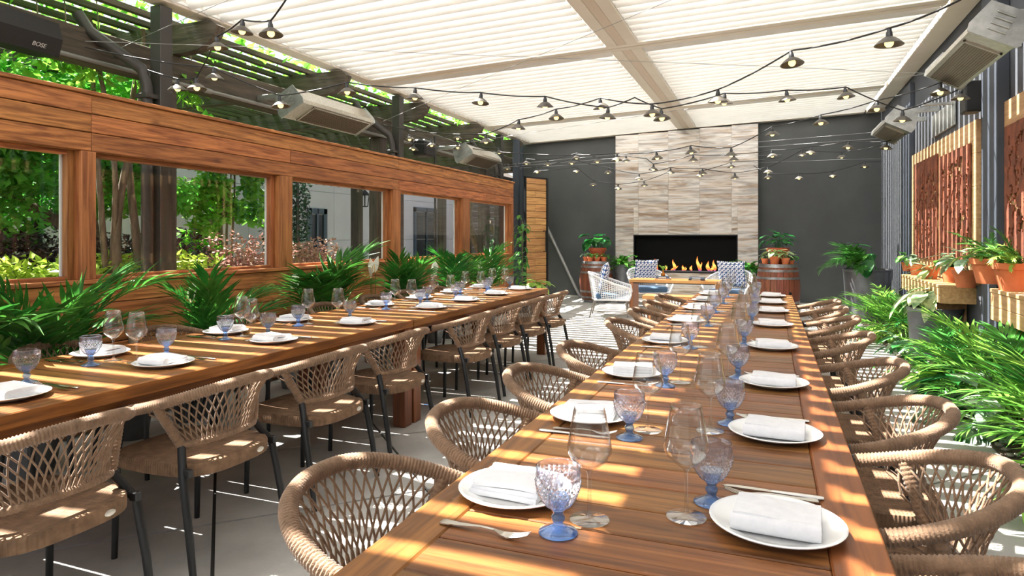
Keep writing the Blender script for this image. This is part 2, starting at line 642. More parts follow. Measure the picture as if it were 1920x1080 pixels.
m_pillow = pillow_mat()

def weave_mat():
    m = mat('woven tan cord', srgb(100, 76, 54), 0.85, col2=srgb(128, 98, 72), ns=25, rnd=0.04)
    nt = m.node_tree
    N, L = nt.nodes.new, nt.links.new
    p = [n for n in nt.nodes if n.type == 'BSDF_PRINCIPLED'][0]
    tc = [n for n in nt.nodes if n.type == 'TEX_COORD'][0]
    w1 = N('ShaderNodeTexWave')
    w1.bands_direction = 'X'
    w1.inputs['Scale'].default_value = 15
    w2 = N('ShaderNodeTexWave')
    w2.bands_direction = 'Y'
    w2.inputs['Scale'].default_value = 26
    L(tc.outputs['Object'], w1.inputs['Vector'])
    L(tc.outputs['Object'], w2.inputs['Vector'])
    mu = N('ShaderNodeMath')
    mu.operation = 'MULTIPLY'
    L(w1.outputs['Fac'], mu.inputs[0])
    L(w2.outputs['Fac'], mu.inputs[1])
    bp = N('ShaderNodeBump')
    bp.inputs['Strength'].default_value = 0.7
    bp.inputs['Distance'].default_value = 0.005
    L(mu.outputs[0], bp.inputs['Height'])
    L(bp.outputs[0], p.inputs['Normal'])
    return m
m_weave = weave_mat()
# ------------------------------------------------------------------ floor
XL, XR, YB, YF = -5.35, 1.32, 14.2, -4.2      # floor left, bed edge, back wall, open front
def struct(o):
    return tag(o, kind='structure')
floor = struct(MB().bb(XL, XR, YF, YB, -0.14, -0.012).build('floor', m_joint))
def clip(poly, x0, x1, y0, y1):
    for (a, v, sgn) in ((0, x0, 1), (0, x1, -1), (1, y0, 1), (1, y1, -1)):
        out = []
        for i in range(len(poly)):
            p, q = poly[i], poly[(i + 1) % len(poly)]
            ip, iq = (p[a] - v) * sgn >= 0, (q[a] - v) * sgn >= 0
            if ip:
                out.append(p)
            if ip != iq:
                t = (v - p[a]) / (q[a] - p[a])
                out.append((p[0] + t * (q[0] - p[0]), p[1] + t * (q[1] - p[1])))
        poly = out
        if not poly:
            return []
    return poly
sums = [-9.6 + 1.45 * i for i in range(6)] + [-0.05, 1.41, 3.53, 4.97, 6.5, 8.0, 9.5, 11.0, 12.5, 14.0, 15.6]
sums = sorted(set(round(s, 2) for s in sums if True))
difs = [4.81 + 1.45 * i for i in range(-9, 11)]
for a, b in zip(sums, sums[1:]):
    if b - a < 0.3:
        continue
    for c_, d_ in zip(difs, difs[1:]):
        g = 0.011
        q = []
        for (u, w) in ((a + g, c_ + g), (b - g, c_ + g), (b - g, d_ - g), (a + g, d_ - g)):
            q.append(((u - w) / 2, (u + w) / 2))
        q = clip(q, XL, XR, YF, YB)
        if len(q) < 3:
            continue
        ar = abs(sum(q[i][0] * q[(i + 1) % len(q)][1] - q[(i + 1) % len(q)][0] * q[i][1] for i in range(len(q)))) / 2
        if ar < 0.004:
            continue
        area = sum(q[i][0] * q[(i + 1) % len(q)][1] - q[(i + 1) % len(q)][0] * q[i][1] for i in range(len(q)))
        if area < 0:
            q = q[::-1]
        MB().prism(q, -0.012, 0.0).build('concrete_slab', m_concrete, floor)

garden = struct(MB().bb(-22, XL, -6, 26, -0.3, -0.03).build('ground', m_gravel))
# the planting bed along the right wall
bed = struct(MB().bb(XR, 1.96, YF, 13.0, -0.14, 0.015).build('floor_planting_bed', m_soil))
MB().bb(XR, 1.96, 13.0, YB, -0.14, 0.0).build('concrete_slab', m_concrete, floor)
peb = []
for k in range(5):
    mb = MB()
    n1, n2 = 7, 4
    pr = [(0, -1)] + [(math.cos(-PI / 2 + PI * i / n2), math.sin(-PI / 2 + PI * i / n2)) for i in range(1, n2)] + [(0, 1)]
    mb.lathe(pr, n1)
    mb.v = [(x * (0.02 + 0.012 * R.random()), y * (0.016 + 0.008 * R.random()), z * 0.013) for x, y, z in mb.v]
    peb.append(mb.mesh('pebble', m_pebble, 180))
for i in range(230):
    y = 2.2 + 7.5 * R.random() ** 1.4
    x = XR + 0.02 + 0.34 * R.random() ** 1.5
    s_ = R.uniform(0.7, 1.4)
    put(R.choice(peb), 'pebble', bed, (x, y, 0.022), (0, 0, R.uniform(0, 6)), s_)

# ------------------------------------------------------------------ back and right walls
wall_back = struct(MB().bb(-5.42, 2.2, YB, YB + 0.25, -0.14, 4.3).build('wall_back', m_wall_dark))
wall_right = struct(MB().bb(1.96, 2.2, YF, YB, -0.14, 4.3).build('wall_right', m_wall_blue))
MB().bb(-5.3, 1.96, YB - 0.006, YB, 0.0, 0.045, 0.002).build('base_strip', m_concrete, wall_back)
# gas-strut like brace bar leaning on the back wall beside the open door
lb = on_y(1022, 14.1, 420)
le = on_y(1088, 14.1, 552)
br = MB().tube([(lb.x, 14.13, lb.z), (le.x, 14.1, 0.02)], 0.035, 8).build('brace_bar', m_conduit)
tag(br, 'grey metal brace bar leaning against the dark back wall', 'brace')

def steel_column(name, x0, x1, y0, y1, h, m, label, z0=0.0):
    o = thing(name, label, 'column', ((x0 + x1) / 2, (y0 + y1) / 2, z0), kind='structure')
    w, d = (x1 - x0) / 2, (y1 - y0) / 2
    mb = MB().bb(-w, w, -d, d, 0, h - z0, 0.006)
    mb.build('shaft', m, o)
    MB().bb(-w - 0.02, w + 0.02, -d - 0.02, d + 0.02, 0, 0.012, 0.002).build('base_plate', m, o)
    return o
steel_column('trim_1', 1.90, 1.958, on_x(1706, 1.9).y, on_x(1690, 1.9).y, 3.6, m_post_blue, 'slate blue steel column on right wall at the far end of the slatted panel', 0.015)
steel_column('trim_2', 1.86, 1.958, on_x(1869, 1.86).y, on_x(1840, 1.86).y, 3.6, m_post_blue, 'slate blue steel column on right wall between two panels', 0.015)
steel_column('trim_3', 1.80, 1.958, 3.3, 3.56, 3.6, m_post_blue, 'slate blue steel column on right wall nearest the camera', 0.015)
pp = thing('drain_pipe', 'slim blue grey pipe running up the right wall beside the near column', 'pipe', (1.925, 7.06, 0.02))
MB().tube([(0, 0, 0), (0, 0, 3.5)], 0.03, 10).build('pipe', m_post_blue, pp, 60)
for z in (0.6, 1.9, 3.1):
    MB().bb(-0.036, 0.036, -0.036, 0.036, z, z + 0.03, 0.004).build('clip', m_post_blue, pp)

# ------------------------------------------------------------------ roof: louvred pergola
roof = thing('ceiling', 'white louvred pergola roof with ivory cross beams over the whole terrace', 'roof', (0, 0, 3.63), kind='structure')
roof.rotation_euler = (0, -math.atan(0.035), 0)
bw = [(-5.22, -5.02), (-1.79, -1.42), (1.66, 1.955)]
crossY = [-4.2, -0.22, 3.76, 7.74, 11.72, 14.1]
def beam(x0, x1, y0, y1, z0=0.0, z1=0.16, m=None, nm='beam'):
    return MB().bb(x0, x1, y0, y1, z0, z1, 0.006).build(nm, m or m_beam, roof)
beam(-5.22, -5.04, -4.3, 14.18)
beam(1.70, 1.955, -4.3, 14.18)
for y0, y1 in zip(crossY, crossY[1:]):
    beam(-1.79, -1.66, y0 + 0.11, y1 - 0.11)
    beam(-1.55, -1.42, y0 + 0.11, y1 - 0.11)
    beam(-1.66, -1.55, y0 + 0.11, y1 - 0.11, 0.004, 0.16, m_strip, 'groove_strip')
for y in crossY:
    if y > 14:
        beam(-5.04, 1.66, y - 0.1, y + 0.09, 0.004)
        continue
    beam(-5.04, 1.66, y - 0.11, y - 0.012)
    beam(-5.04, 1.66, y + 0.012, y + 0.11)
    beam(-5.04, 1.66, y - 0.012, y + 0.012, 0.012, 0.15, m_strip, 'groove_strip')
# inner ledges that carry the blades
for (xa, xb) in ((-5.04, -1.79), (-1.42, 1.66)):
    for y0, y1 in zip(crossY, crossY[1:]):
        for xx in (xa, xb - 0.012):
            beam(xx, xx + 0.012, y0 + 0.11, y1 - 0.11, 0.02, 0.05, m_roof, 'pivot_rail')
def blade_mesh(L, tilt):
    w, t = 0.222, 0.018
    prof = []
    n = 6
    for i in range(n + 1):
        u = -w / 2 + w * i / n
        prof.append((u, 0.012 * math.sin(i / n * 2 * PI)))
    lo = [(u, z - t / 2) for u, z in prof]
    hi = [(u, z + t / 2) for u, z in prof]
    ring = lo + hi[::-1]
    ca, sa = math.cos(tilt), math.sin(tilt)
    ring = [(u * ca + z * sa, -u * sa + z * ca) for u, z in ring]
    vs = [(-L / 2, y, z) for y, z in ring] + [(L / 2, y, z) for y, z in ring]
    m = len(ring)
    fs = [tuple(range(m)), tuple(range(m, 2 * m))[::-1]]
    fs += [((i + 1) % m, i, m + i, m + (i + 1) % m) for i in range(m)]
    return MB().add(vs, fs).mesh('louver_blade', m_roof, 50)
PITCH = 0.1995
TILT = 56
bay_i = 0
for bi, (xa, xb) in enumerate(((-5.04, -1.79), (-1.42, 1.66))):
    L = xb - xa - 0.03
    for bj, (y0, y1) in enumerate(zip(crossY, crossY[1:])):
        tilt = math.radians(TILT)
        me = blade_mesh(L, tilt)
        ya, yb = y0 + 0.15, y1 - 0.13
        n = int((yb - ya) / PITCH + 0.5)
        for i in range(n):
            y = ya + (i + 0.5) * (yb - ya) / n
            put(me, 'louver_blade', roof, ((xa + xb) / 2, y, 0.098))

# ------------------------------------------------------------------ cedar screen wall with five windows
FX = -4.30                         # face towards the tables
ZT, ZW1, ZW0 = 2.335, 1.925, 1.055   # top, window head, window sill
Y0, Y1 = 0.2, on_x(963, FX).y
mull_px = [(152, 180), (525, 548), (737, 751), (868, 881)]
mull = [(on_x(a, FX).y, on_x(b, FX).y) for a, b in mull_px]
core = MB()
core.bb(FX - 0.13, FX - 0.024, Y0, Y1, ZW1, ZT - 0.03)
core.bb(FX - 0.13, FX - 0.024, Y0, Y1, 0.02, ZW0 - 0.03)
wall_left = struct(core.build('wall_left', m_cedar_v))
def board(y0, y1, z0, z1, dx=0.0):
    MB().bb(FX - 0.024, FX + dx, y0 + 0.0012, y1 - 0.0012, z0 + 0.003, z1 - 0.003, 0.003).build('board', m_cedar, wall_left)
hb = (ZT - 0.025 - ZW1) / 3
jt = {0: [on_x(172, FX).y, on_x(748, FX).y], 1: [on_x(172, FX).y, on_x(545, FX).y], 2: [on_x(172, FX).y, on_x(748, FX).y, on_x(912, FX).y]}
for r in range(3):
    zs = ZT - 0.025 - hb * (r + 1)
    ys = [Y0] + jt[r] + [Y1]
    for a, b in zip(ys, ys[1:]):
        board(a, b, zs, zs + hb, R.uniform(-0.002, 0.003))
yc = on_x(735, FX).y
for a, b in ((Y0, yc), (yc, Y1 + 0.02)):
    MB().bb(FX - 0.16, FX + 0.02, a, b - 0.003, ZT - 0.025, ZT, 0.003).build('cap_rail', m_cedar, wall_left)
zz = ZW0 - 0.03
row = 0
while zz > 0.1:
    z0 = max(0.03, zz - 0.14)
    ys = [Y0] + sorted({0: [on_x(340, FX).y, on_x(700, FX).y], 1: [on_x(440, FX).y, on_x(800, FX).y], 2: [on_x(250, FX).y, on_x(560, FX).y]}[row % 3]) + [Y1]
    for a, b in zip(ys, ys[1:]):
        board(a, b, z0, zz, R.uniform(-0.002, 0.003))
    zz -= 0.14
    row += 1
MB().bb(FX - 0.13, FX + 0.02, Y0, Y1, ZW0 - 0.03, ZW0, 0.004).build('sill_board', m_cedar, wall_left)
for (a, b) in mull:
    MB().bb(FX - 0.13, FX + 0.004, a, b, ZW0, ZW1, 0.004).build('post', m_cedar_v, wall_left)
MB().bb(FX - 0.13, FX + 0.004, Y1 - 0.09, Y1, ZW0, ZW1, 0.004).build('post', m_cedar_v, wall_left)
MB().bb(FX - 0.13, FX - 0.02, Y1 - 0.02, Y1 + 0.012, 0.02, ZT - 0.03, 0.004).build('end_board', m_cedar_v, wall_left)
op = [(Y0, mull[0][0])] + [(mull[i][1], mull[i + 1][0]) for i in range(3)] + [(mull[3][1], Y1 - 0.09)]
wl = ['glazed opening in the cedar screen nearest the camera, maple tree behind', 'glazed opening in the cedar screen showing the vine covered post',
      'glazed opening in the cedar screen with dark shrubs and a wall lantern behind', 'glazed opening in the cedar screen showing a dark house window',
      'narrow last glazed opening at the far end of the cedar screen']
for i, (a, b) in enumerate(op):
    w = thing('window_%d' % (i + 1), wl[i], 'window', (FX - 0.1, (a + b) / 2, ZW0), kind='structure')
    h = (b - a) / 2
    H = ZW1 - ZW0
    f = MB()
    for (p, q) in ((-h, -h + 0.05), (h - 0.05, h)):
        MB().bb(-0.03, 0.035, p, q, 0, H, 0.003).build('jamb', m_cedar_v, w)
    for (p, q) in ((0, 0.025), (H - 0.03, H)):
        MB().bb(-0.03, 0.035, -h + 0.05, h - 0.05, p, q, 0.003).build('rail', m_cedar, w)
    MB().bb(-0.028, -0.012, h - 0.062, h - 0.05, 0.025, H - 0.03).build('seal', m_seal, w)
    MB().bb(-0.028, -0.012, -h + 0.05, -h + 0.062, 0.025, H - 0.03).build('seal', m_seal, w)
    MB().bb(-0.022, -0.016, -h + 0.055, h - 0.055, 0.02, H - 0.02).build('pane', g_pane, w)

# ------------------------------------------------------------------ fireplace
fp = thing('fireplace', 'tall travertine tiled chimney breast with long black gas fire opening', 'fireplace', (0, 14.0, 0))
FY = 0.0
cols = [on_y(p, 14.0).x for p in (1154, 1197, 1253, 1311.7, 1371.7, 1421.5)]
ox0, ox1, oz0, oz1 = on_y(1188, 14.0).x, on_y(1383, 14.0).x, 0.60, 1.385
body = MB()
body.bb(cols[0] + 0.005, ox0, 0.02, 0.2, 0, 3.52)
body.bb(ox1, cols[-1] - 0.005, 0.02, 0.2, 0, 3.6)
body.bb(ox0, ox1, 0.02, 0.2, oz1, 3.52)
body.bb(ox0, ox1, 0.02, 0.2, 0, oz0)
body.build('core', m_wall_dark, fp)
rows = [0.0, 0.78, 1.97, 3.16, 3.7]
def ztop(x):
    return 3.615 + 0.035 * x
for i in range(5):
    for j in range(4):
        x0, x1, z0, z1 = cols[i], cols[i + 1], rows[j], min(rows[j + 1], ztop(cols[i]))
        cells = []
        if x1 <= ox0 or x0 >= ox1 or z1 <= oz0 or z0 >= oz1:
            cells.append((x0, x1, z0, z1))
        else:
            if x0 < ox0:
                cells.append((x0, ox0, z0, z1))
                x0 = ox0
            if x1 > ox1:
                cells.append((ox1, x1, z0, z1))
                x1 = ox1
            if z0 < oz0:
                cells.append((x0, x1, z0, oz0))
            if z1 > oz1:
                cells.append((x0, x1, oz1, z1))
        for (a, b, p, q) in cells:
            MB().bb(a + 0.001, b - 0.001, R.uniform(-0.002, 0.001), 0.02, p + 0.001, q - 0.001, 0.0015).build('tile', m_trav, fp)
fb = MB()
fb.bb(ox0, ox1, 0.165, 0.18, oz0, oz1).bb(ox0, ox0 + 0.01, 0.0, 0.165, oz0, oz1).bb(ox1 - 0.01, ox1, 0.0, 0.165, oz0, oz1)
fb.bb(ox0, ox1, 0.0, 0.165, oz1 - 0.01, oz1).bb(ox0, ox1, 0.0, 0.165, oz0, oz0 + 0.02)
fb.build('firebox', m_fire_black, fp)
tr = MB()
tr.bb(ox0 - 0.004, ox1 + 0.004, -0.004, 0.012, oz1 - 0.02, oz1 + 0.004).bb(ox0 - 0.004, ox1 + 0.004, -0.004, 0.012, oz0 - 0.004, oz0 + 0.03)
tr.bb(ox0 - 0.004, ox0 + 0.016, -0.004, 0.012, oz0, oz1).bb(ox1 - 0.016, ox1 + 0.004, -0.004, 0.012, oz0, oz1)
tr.build('steel_trim', m_fire_frame, fp)
MB().bb(ox0 + 0.1, ox1 - 0.1, 0.06, 0.14, oz0 + 0.02, oz0 + 0.04, 0.004).build('burner', m_glassbead, fp)
def fire_mat():
    m = bpy.data.materials.new('flame')
    m.use_nodes = True
    nt = m.node_tree
    nt.nodes.clear()
    N, L = nt.nodes.new, nt.links.new
    tc = N('ShaderNodeTexCoord')
    sp = N('ShaderNodeSeparateXYZ')
    L(tc.outputs['Generated'], sp.inputs[0])
    rp = N('ShaderNodeValToRGB')
    el = rp.color_ramp.elements
    el[0].position = 0.0
    el[0].color = (0.10, 0.04, 0.30, 1)
    el[1].position = 1.0
    el[1].color = (0.75, 0.10, 0.01, 1)
    e = el.new(0.2)
    e.color = (0.9, 0.18, 0.02, 1)
    e = el.new(0.5)
    e.color = (1.0, 0.62, 0.14, 1)
    L(sp.outputs['Z'], rp.inputs[0])
    em = N('ShaderNodeEmission')
    em.inputs['Strength'].default_value = 1.5
    L(rp.outputs[0], em.inputs['Color'])
    o = N('ShaderNodeOutputMaterial')
    L(em.outputs[0], o.inputs['Surface'])
    return m
m_flame = fire_mat()
# px of each flame tip / base centre, tip y, width
flames = [(1214, 1219, 492, 8), (1228, 1233, 485, 8), (1262, 1265, 486, 9), (1272.5, 1258, 498, 5), (1281, 1280, 497, 8), (1286, 1285, 500, 4), (1296, 1296, 497, 7),
          (1307, 1311, 480, 9), (1315, 1313, 491, 7), (1327, 1328, 489, 10), (1338, 1340, 487, 9), (1336, 1334, 498, 8), (1353, 1354, 495, 5), (1248, 1250, 497, 5), (1205, 1214, 503, 6)]
for (tp, bp_, ty, wpx) in flames:
    b = on_y(bp_, 14.1, 508)
    t = on_y(tp, 14.1, ty)
    w = wpx / F_ * 13.3 * 0.34
    z0 = oz0 + 0.04
    pts, rad = [], []
    for i in range(8):
        u = i / 7
        pts.append((b.x + (t.x - b.x) * u + 0.012 * math.sin(u * 7 + tp), 0.1, z0 + (t.z - z0) * u))
        rad.append(w * (math.sin(min(1, u * 2.2 + 0.25) * PI / 2) if u < 0.35 else (1 - ((u - 0.35) / 0.65) ** 1.3)) + 0.0008)
    mb = MB().tube(pts, rad, 8)
    mb.v = [(x, 0.1 + (y - 0.1) * 0.5, z) for x, y, z in mb.v]
    mb.build('flame', m_flame, fp, 180)

# ------------------------------------------------------------------ open plank door beyond the screen
dp0, dp1 = on_y(984, 12.9), on_y(1026, 12.9)
door = thing('door_1', 'open knotty plank door with black steel frame and long black pull handle', 'door', (0, 0, 0), kind='structure')
xa = on_y(984, 12.55).x
a = V(xa, 12.55, 0)
bb_ = on_y(1024, 13.15)
bb_ = V(bb_.x, 13.15, 0)
dirv = (bb_ - a)
DW = dirv.length
door.location = (a.x, a.y, 0.02)
door.rotation_euler = (0, 0, math.atan2(dirv.y, dirv.x))
DH = 2.55
z = 0.03
k = 0
while z < DH - 0.05:
    hh = min(0.14, DH - 0.03 - z)
    cut = DW * (0.45 if k % 2 else 0.0)
    segs = [(0.03, cut), (cut, DW - 0.02)] if cut else [(0.03, DW - 0.02)]
    for (p, q) in segs:
        MB().bb(p + 0.001, q - 0.001, -0.02 + R.uniform(-0.002, 0.002), 0.02, z + 0.004, z + hh - 0.004, 0.004).build('plank', m_doorwood, door)
    z += hh
    k += 1
fr = MB()
fr.bb(0, 0.03, -0.022, 0.03, 0, DH).bb(DW - 0.02, DW + 0.03, -0.03, 0.03, 0, DH).bb(0, DW, -0.018, 0.03, 0, 0.03).bb(0, DW, -0.018, 0.03, DH - 0.03, DH)
fr.bb(0.03, DW - 0.02, 0.02, 0.03, 0.03, DH - 0.03)
fr.build('steel_frame', m_black, door)
hd = MB().tube([(DW - 0.1, -0.02, 1.02), (DW - 0.1, -0.08, 1.02), (DW - 0.1, -0.08, 1.45), (DW - 0.1, -0.02, 1.45)], 0.012, 6)
hd.build('pull_handle', m_black, door)
# grey steel door post and hinges between screen and back wall
steel_column('trim_4', -5.06, -4.94, 13.0, 13.12, 3.4, m_post_blue, 'slate blue door post between screen and back wall')
steel_column('trim_5', -5.28, -5.18, 13.9, 14.0, 3.4, m_post_blue, 'slim slate blue post in the left corner of the back wall')
# ------------------------------------------------------------------ dining tables
TZ = 0.75
def dining_table(x0, x1, y0, y1, label):
    t = thing('dining_table', label, 'table', ((x0 + x1) / 2, (y0 + y1) / 2, 0), group='long teak dining tables')
    w, l = (x1 - x0) / 2, (y1 - y0) / 2
    b = 0.105
    for s_ in (-1, 1):
        xs = sorted((s_ * w, s_ * (w - b)))
        MB().bb(xs[0], xs[1], -l, l, TZ - 0.055, TZ, 0.004).build('side_board', m_teak_y, t)
        ys = sorted((s_ * l, s_ * (l - b)))
        MB().bb(-w + b, w - b, ys[0], ys[1], TZ - 0.055, TZ, 0.003).build('end_board', m_teak_x, t)
        xa = sorted((s_ * (w - 0.05), s_ * (w - 0.075)))
        MB().bb(xa[0], xa[1], -l + 0.1, l - 0.1, TZ - 0.145, TZ - 0.055, 0.003).build('apron', m_teak_y, t)
        ya = sorted((s_ * (l - 0.05), s_ * (l - 0.075)))
        MB().bb(-w + 0.1, w - 0.1, ya[0], ya[1], TZ - 0.145, TZ - 0.055, 0.003).build('apron', m_teak_x, t)
    n = round((2 * l - 2 * b) / 0.14)
    pw = (2 * l - 2 * b) / n
    me = MB().bb(-w + b + 0.001, w - b - 0.001, -pw / 2 + 0.003, pw / 2 - 0.003, TZ - 0.03, TZ - 0.0008, 0.0025).mesh('plank', m_teak_x)
    for i in range(n):
        put(me, 'plank', t, (0, -l + b + pw * (i + 0.5), R.uniform(-0.0008, 0.0003)))
    lm = MB().bb(-0.05, 0.05, -0.05, 0.05, 0.0, TZ - 0.056, 0.005).mesh('leg', m_teak_z)
    for sx in (-1, 1):
        for sy in (-1, 1):
            put(lm, 'leg', t, (sx * (w - 0.055), sy * (l - 0.06), 0))
    return t
LX0, LX1, RX0, RX1 = -3.315, -2.385, -0.72, 0.208
dining_table(LX0, LX1, 0.93, 4.165, 'near teak plank table on the left, beside the cedar screen')
dining_table(LX0, LX1, 4.175, 7.26, 'far teak plank table on the left, ending near the plank door')
dining_table(RX0, RX1, 0.93, 4.165, 'near teak plank table on the right, closest to the camera')
dining_table(RX0, RX1, 4.175, 7.26, 'far teak plank table on the right, towards the fireplace')

# ------------------------------------------------------------------ rope armchair (faces +Y)
def sup(t, a, b, n=2.3):
    c, s_ = math.cos(t), math.sin(t)
    return (math.copysign(abs(c) ** (2 / n), c) * a, abs(s_) ** (2 / n) * b)
def rim_pt(u):
    t = PI * u
    x, y = sup(t, 0.288, 0.345)
    z = 0.652 + 0.098 * math.sin(t) ** 1.1 if 0 < u < 1 else 0.652
    return V(x, 0.19 - y, z)
def low_pt(u):
    t = PI * (0.03 + 0.94 * u)
    x, y = sup(t, 0.243, 0.225, 2.6)
    return V(x, 0.165 - y, 0.492 + 0.022 * math.sin(t))
def resample(fn, n):
    """n+1 points evenly spaced along fn"""
    P = [fn(i / 400) for i in range(401)]
    acc = [0]
    for a, b in zip(P, P[1:]):
        acc.append(acc[-1] + (b - a).length)
    out = []
    j = 0
    for i in range(n + 1):
        d = acc[-1] * i / n
        while j < 399 and acc[j + 1] < d:
            j += 1
        t = (d - acc[j]) / max(1e-9, acc[j + 1] - acc[j])
        out.append(P[j].lerp(P[j + 1], min(1, max(0, t))))
    return out
def rope_tube(pts, r, n=8, k=0.07):
    return MB().tube(pts, [r * (1 + (k if (i // 2) % 2 else -k)) for i in range(len(pts))], n)
def make_chair():
    t = thing('rope_armchair', '', 'chair')
    rim = resample(rim_pt, 420)
    rope_tube(rim, 0.0215).build('top_rail', m_rope, t, 180)
    low = resample(lambda u: low_pt(0.19 + 0.62 * u), 110)
    rope_tube(low, 0.0135).build('lower_rail', m_rope, t, 180)
    # diamond net of cords
    net = MB()
    N = 24
    rp, lp = resample(lambda u: rim_pt(0.05 + 0.9 * u), N * 2), resample(lambda u: low_pt(0.2 + 0.6 * u), N * 2)
    for sgn in (1, -1):
        for i in range(-3, N + 4):
            a, b = 2 * i - sgn * 3, 2 * i + sgn * 3
            pts = []
            for s_ in range(7):
                u = s_ / 6
                q = a + (b - a) * u
                if q < 0 or q > 2 * N:
                    continue
                i0 = min(int(q), 2 * N - 1)
                fr = q - i0
                pr = rp[i0].lerp(rp[i0 + 1], fr)
                pl = lp[i0].lerp(lp[i0 + 1], fr)
                p = pr.lerp(pl, u)
                outv = V(p.x, p.y - 0.19, 0).normalized() if V(p.x, p.y - 0.19, 0).length else V(0, 0, 0)
                p = p + outv * (-0.012 * math.sin(u * PI) + sgn * 0.0022 * math.cos(s_ * PI))
                pts.append(p)
            if len(pts) > 1:
                net.tube(pts, 0.0034, 5, cap=False)
    net.build('cord_net', m_rope, t, 180)
    # seat
    se = MB()
    ring = []
    for i in range(40):
        w = 2 * PI * i / 40
        c, s_ = math.cos(w), math.sin(w)
        n = 4.5 if s_ > 0 else 3.2
        x = math.copysign(abs(c) ** (2 / n), c) * 0.248
        y = math.copysign(abs(s_) ** (2 / n), s_) * (0.262 if s_ > 0 else 0.262)
        ring.append((x, y + 0.137))
    lev = [(0.93, 0.388), (0.995, 0.393), (1.0, 0.405), (1.0, 0.432), (0.985, 0.443), (0.93, 0.446), (0.5, 0.437)]
    vs = [(x * k, 0.137 + (y - 0.137) * k, z) for k, z in lev for x, y in ring]
    n = 40
    fs = []
    for a in range(len(lev) - 1):
        for j in range(n):
            l = (j + 1) % n
            fs.append((a * n + j, a * n + l, (a + 1) * n + l, (a + 1) * n + j))
    vs.append((0, 0.137, 0.434))
    top = len(vs) - 1
    for j in range(n):
        fs.append(((len(lev) - 1) * n + j, (len(lev) - 1) * n + (j + 1) % n, top))
    fs.append(tuple(range(n))[::-1])
    se.add(vs, fs).build('seat', m_weave, t, 50)
    pl = MB()
    pl.lathe([(0, 0), (0.02, 0), (0.02, 0.002), (0.018, 0.003), (0, 0.003)], 16)
    pl.v = [(x + 0.1, -0.121 - z, 0.418 + y * 0.55) for x, y, z in pl.v]
    pl.build('oval_plate', m_pearl, t, 40)
    for s_ in (-1, 1):
        rp_ = rim_pt(0.105 if s_ > 0 else 0.895)
        lp_ = low_pt(0.2 if s_ > 0 else 0.8)
        leg = MB().tube([(s_ * 0.262, -0.125, 0.0), (s_ * 0.258, -0.095, 0.2), (s_ * 0.25, -0.055, 0.4), (lp_.x, lp_.y, lp_.z)], [0.0135, 0.0155, 0.0165, 0.0165], 10)
        lo_ = leg.build('leg', m_black, t, 60)
        MB().bb(min(s_ * 0.225, s_ * 0.25), max(s_ * 0.225, s_ * 0.25), -0.085, -0.05, 0.4, 0.432, 0.003).build('seat_bracket', m_black, lo_)
        wr = [lp_.lerp(rp_, i / 60) for i in range(61)]
        rope_tube(wr, 0.019, k=0.05).build('wrapped_upright', m_rope, t, 180)
        MB().tube([(s_ * 0.215, 0.362, 0.0), (s_ * 0.212, 0.352, 0.395)], [0.0125, 0.0155], 10).build('leg', m_black, t, 60)
        f0, f1 = rim_pt(0.0 if s_ > 0 else 1.0), rim_pt(0.03 if s_ > 0 else 0.97)
        d_ = (f0 - f1).normalized()
        MB().tube([f0 - d_ * 0.004, f0 + d_ * 0.026, f0 + d_ * 0.03], [0.0195, 0.0195, 0.015], 12).build('arm_cap', m_black, t, 50)
    return t
proto_chair = make_chair()
note_kids(proto_chair)
used = [False]
def place_chair(x, y, rz, label, group):
    if not used[0]:
        used[0] = True
        proto_chair.location = (x, y, 0)
        proto_chair.rotation_euler = (0, 0, rz)
        proto_chair['label'] = label
        proto_chair['group'] = group
        return
    copy_tree(proto_chair, (x, y, 0), rz, label, group)
rows_ch = [
    ('aisle side of the left tables', LX1 + 0.185, PI / 2, [1.48, 2.19, 2.93, 3.66, 4.74, 5.44, 6.12, 6.8]),
    ('window side of the left tables', LX0 - 0.25, -PI / 2, [1.85, 2.46, 3.14, 3.87, 4.8, 5.6, 6.25, 6.93]),
    ('aisle side of the right tables', RX0 - 0.188, -PI / 2, [1.38, 2.05, 2.76, 3.48, 4.62, 5.36, 6.06, 6.72]),
    ('planted side of the right tables', RX1 + 0.22, PI / 2, [1.30, 2.0, 2.69, 3.52, 4.5, 5.4, 6.1, 6.75]),
]
for side, x, rz, ys in rows_ch:
    for i, y in enumerate(ys):
        place_chair(x + R.uniform(-0.012, 0.012), y, rz + R.uniform(-0.05, 0.05),
                    'tan rope armchair, %s from the camera on the %s' % (ORD[i], side), 'rope armchairs along the ' + side)

# ------------------------------------------------------------------ place settings

plate_me = MB().lathe([(0, 0.0), (0.082, 0.0), (0.086, 0.002), (0.125, 0.015), (0.131, 0.0175), (0.1318, 0.0195), (0.129, 0.021), (0.122, 0.0185), (0.094, 0.0095), (0.086, 0.0065), (0, 0.006)], 48).mesh('dinner_plate', m_china, 60)
wg = [(0.0, 0.0), (0.041, 0.0), (0.0425, 0.0015), (0.040, 0.003), (0.012, 0.0065), (0.0055, 0.011), (0.0042, 0.02), (0.0038, 0.06), (0.0042, 0.095), (0.008, 0.104)]
bowl = [(0.008, 0.104), (0.025, 0.116), (0.040, 0.130), (0.0465, 0.142), (0.0475, 0.150), (0.045, 0.165), (0.040, 0.195), (0.0345, 0.225), (0.0325, 0.238)]
wine_stem = MB().lathe(wg, 20).mesh('stem_and_foot', g_stem, 60)
wine_bowl = MB().lathe(bowl + [(0.0312, 0.238), (0.0388, 0.195), (0.046, 0.150), (0.0385, 0.131), (0.02, 0.116), (0.0, 0.108)], 28).mesh('bowl', g_clear, 180)
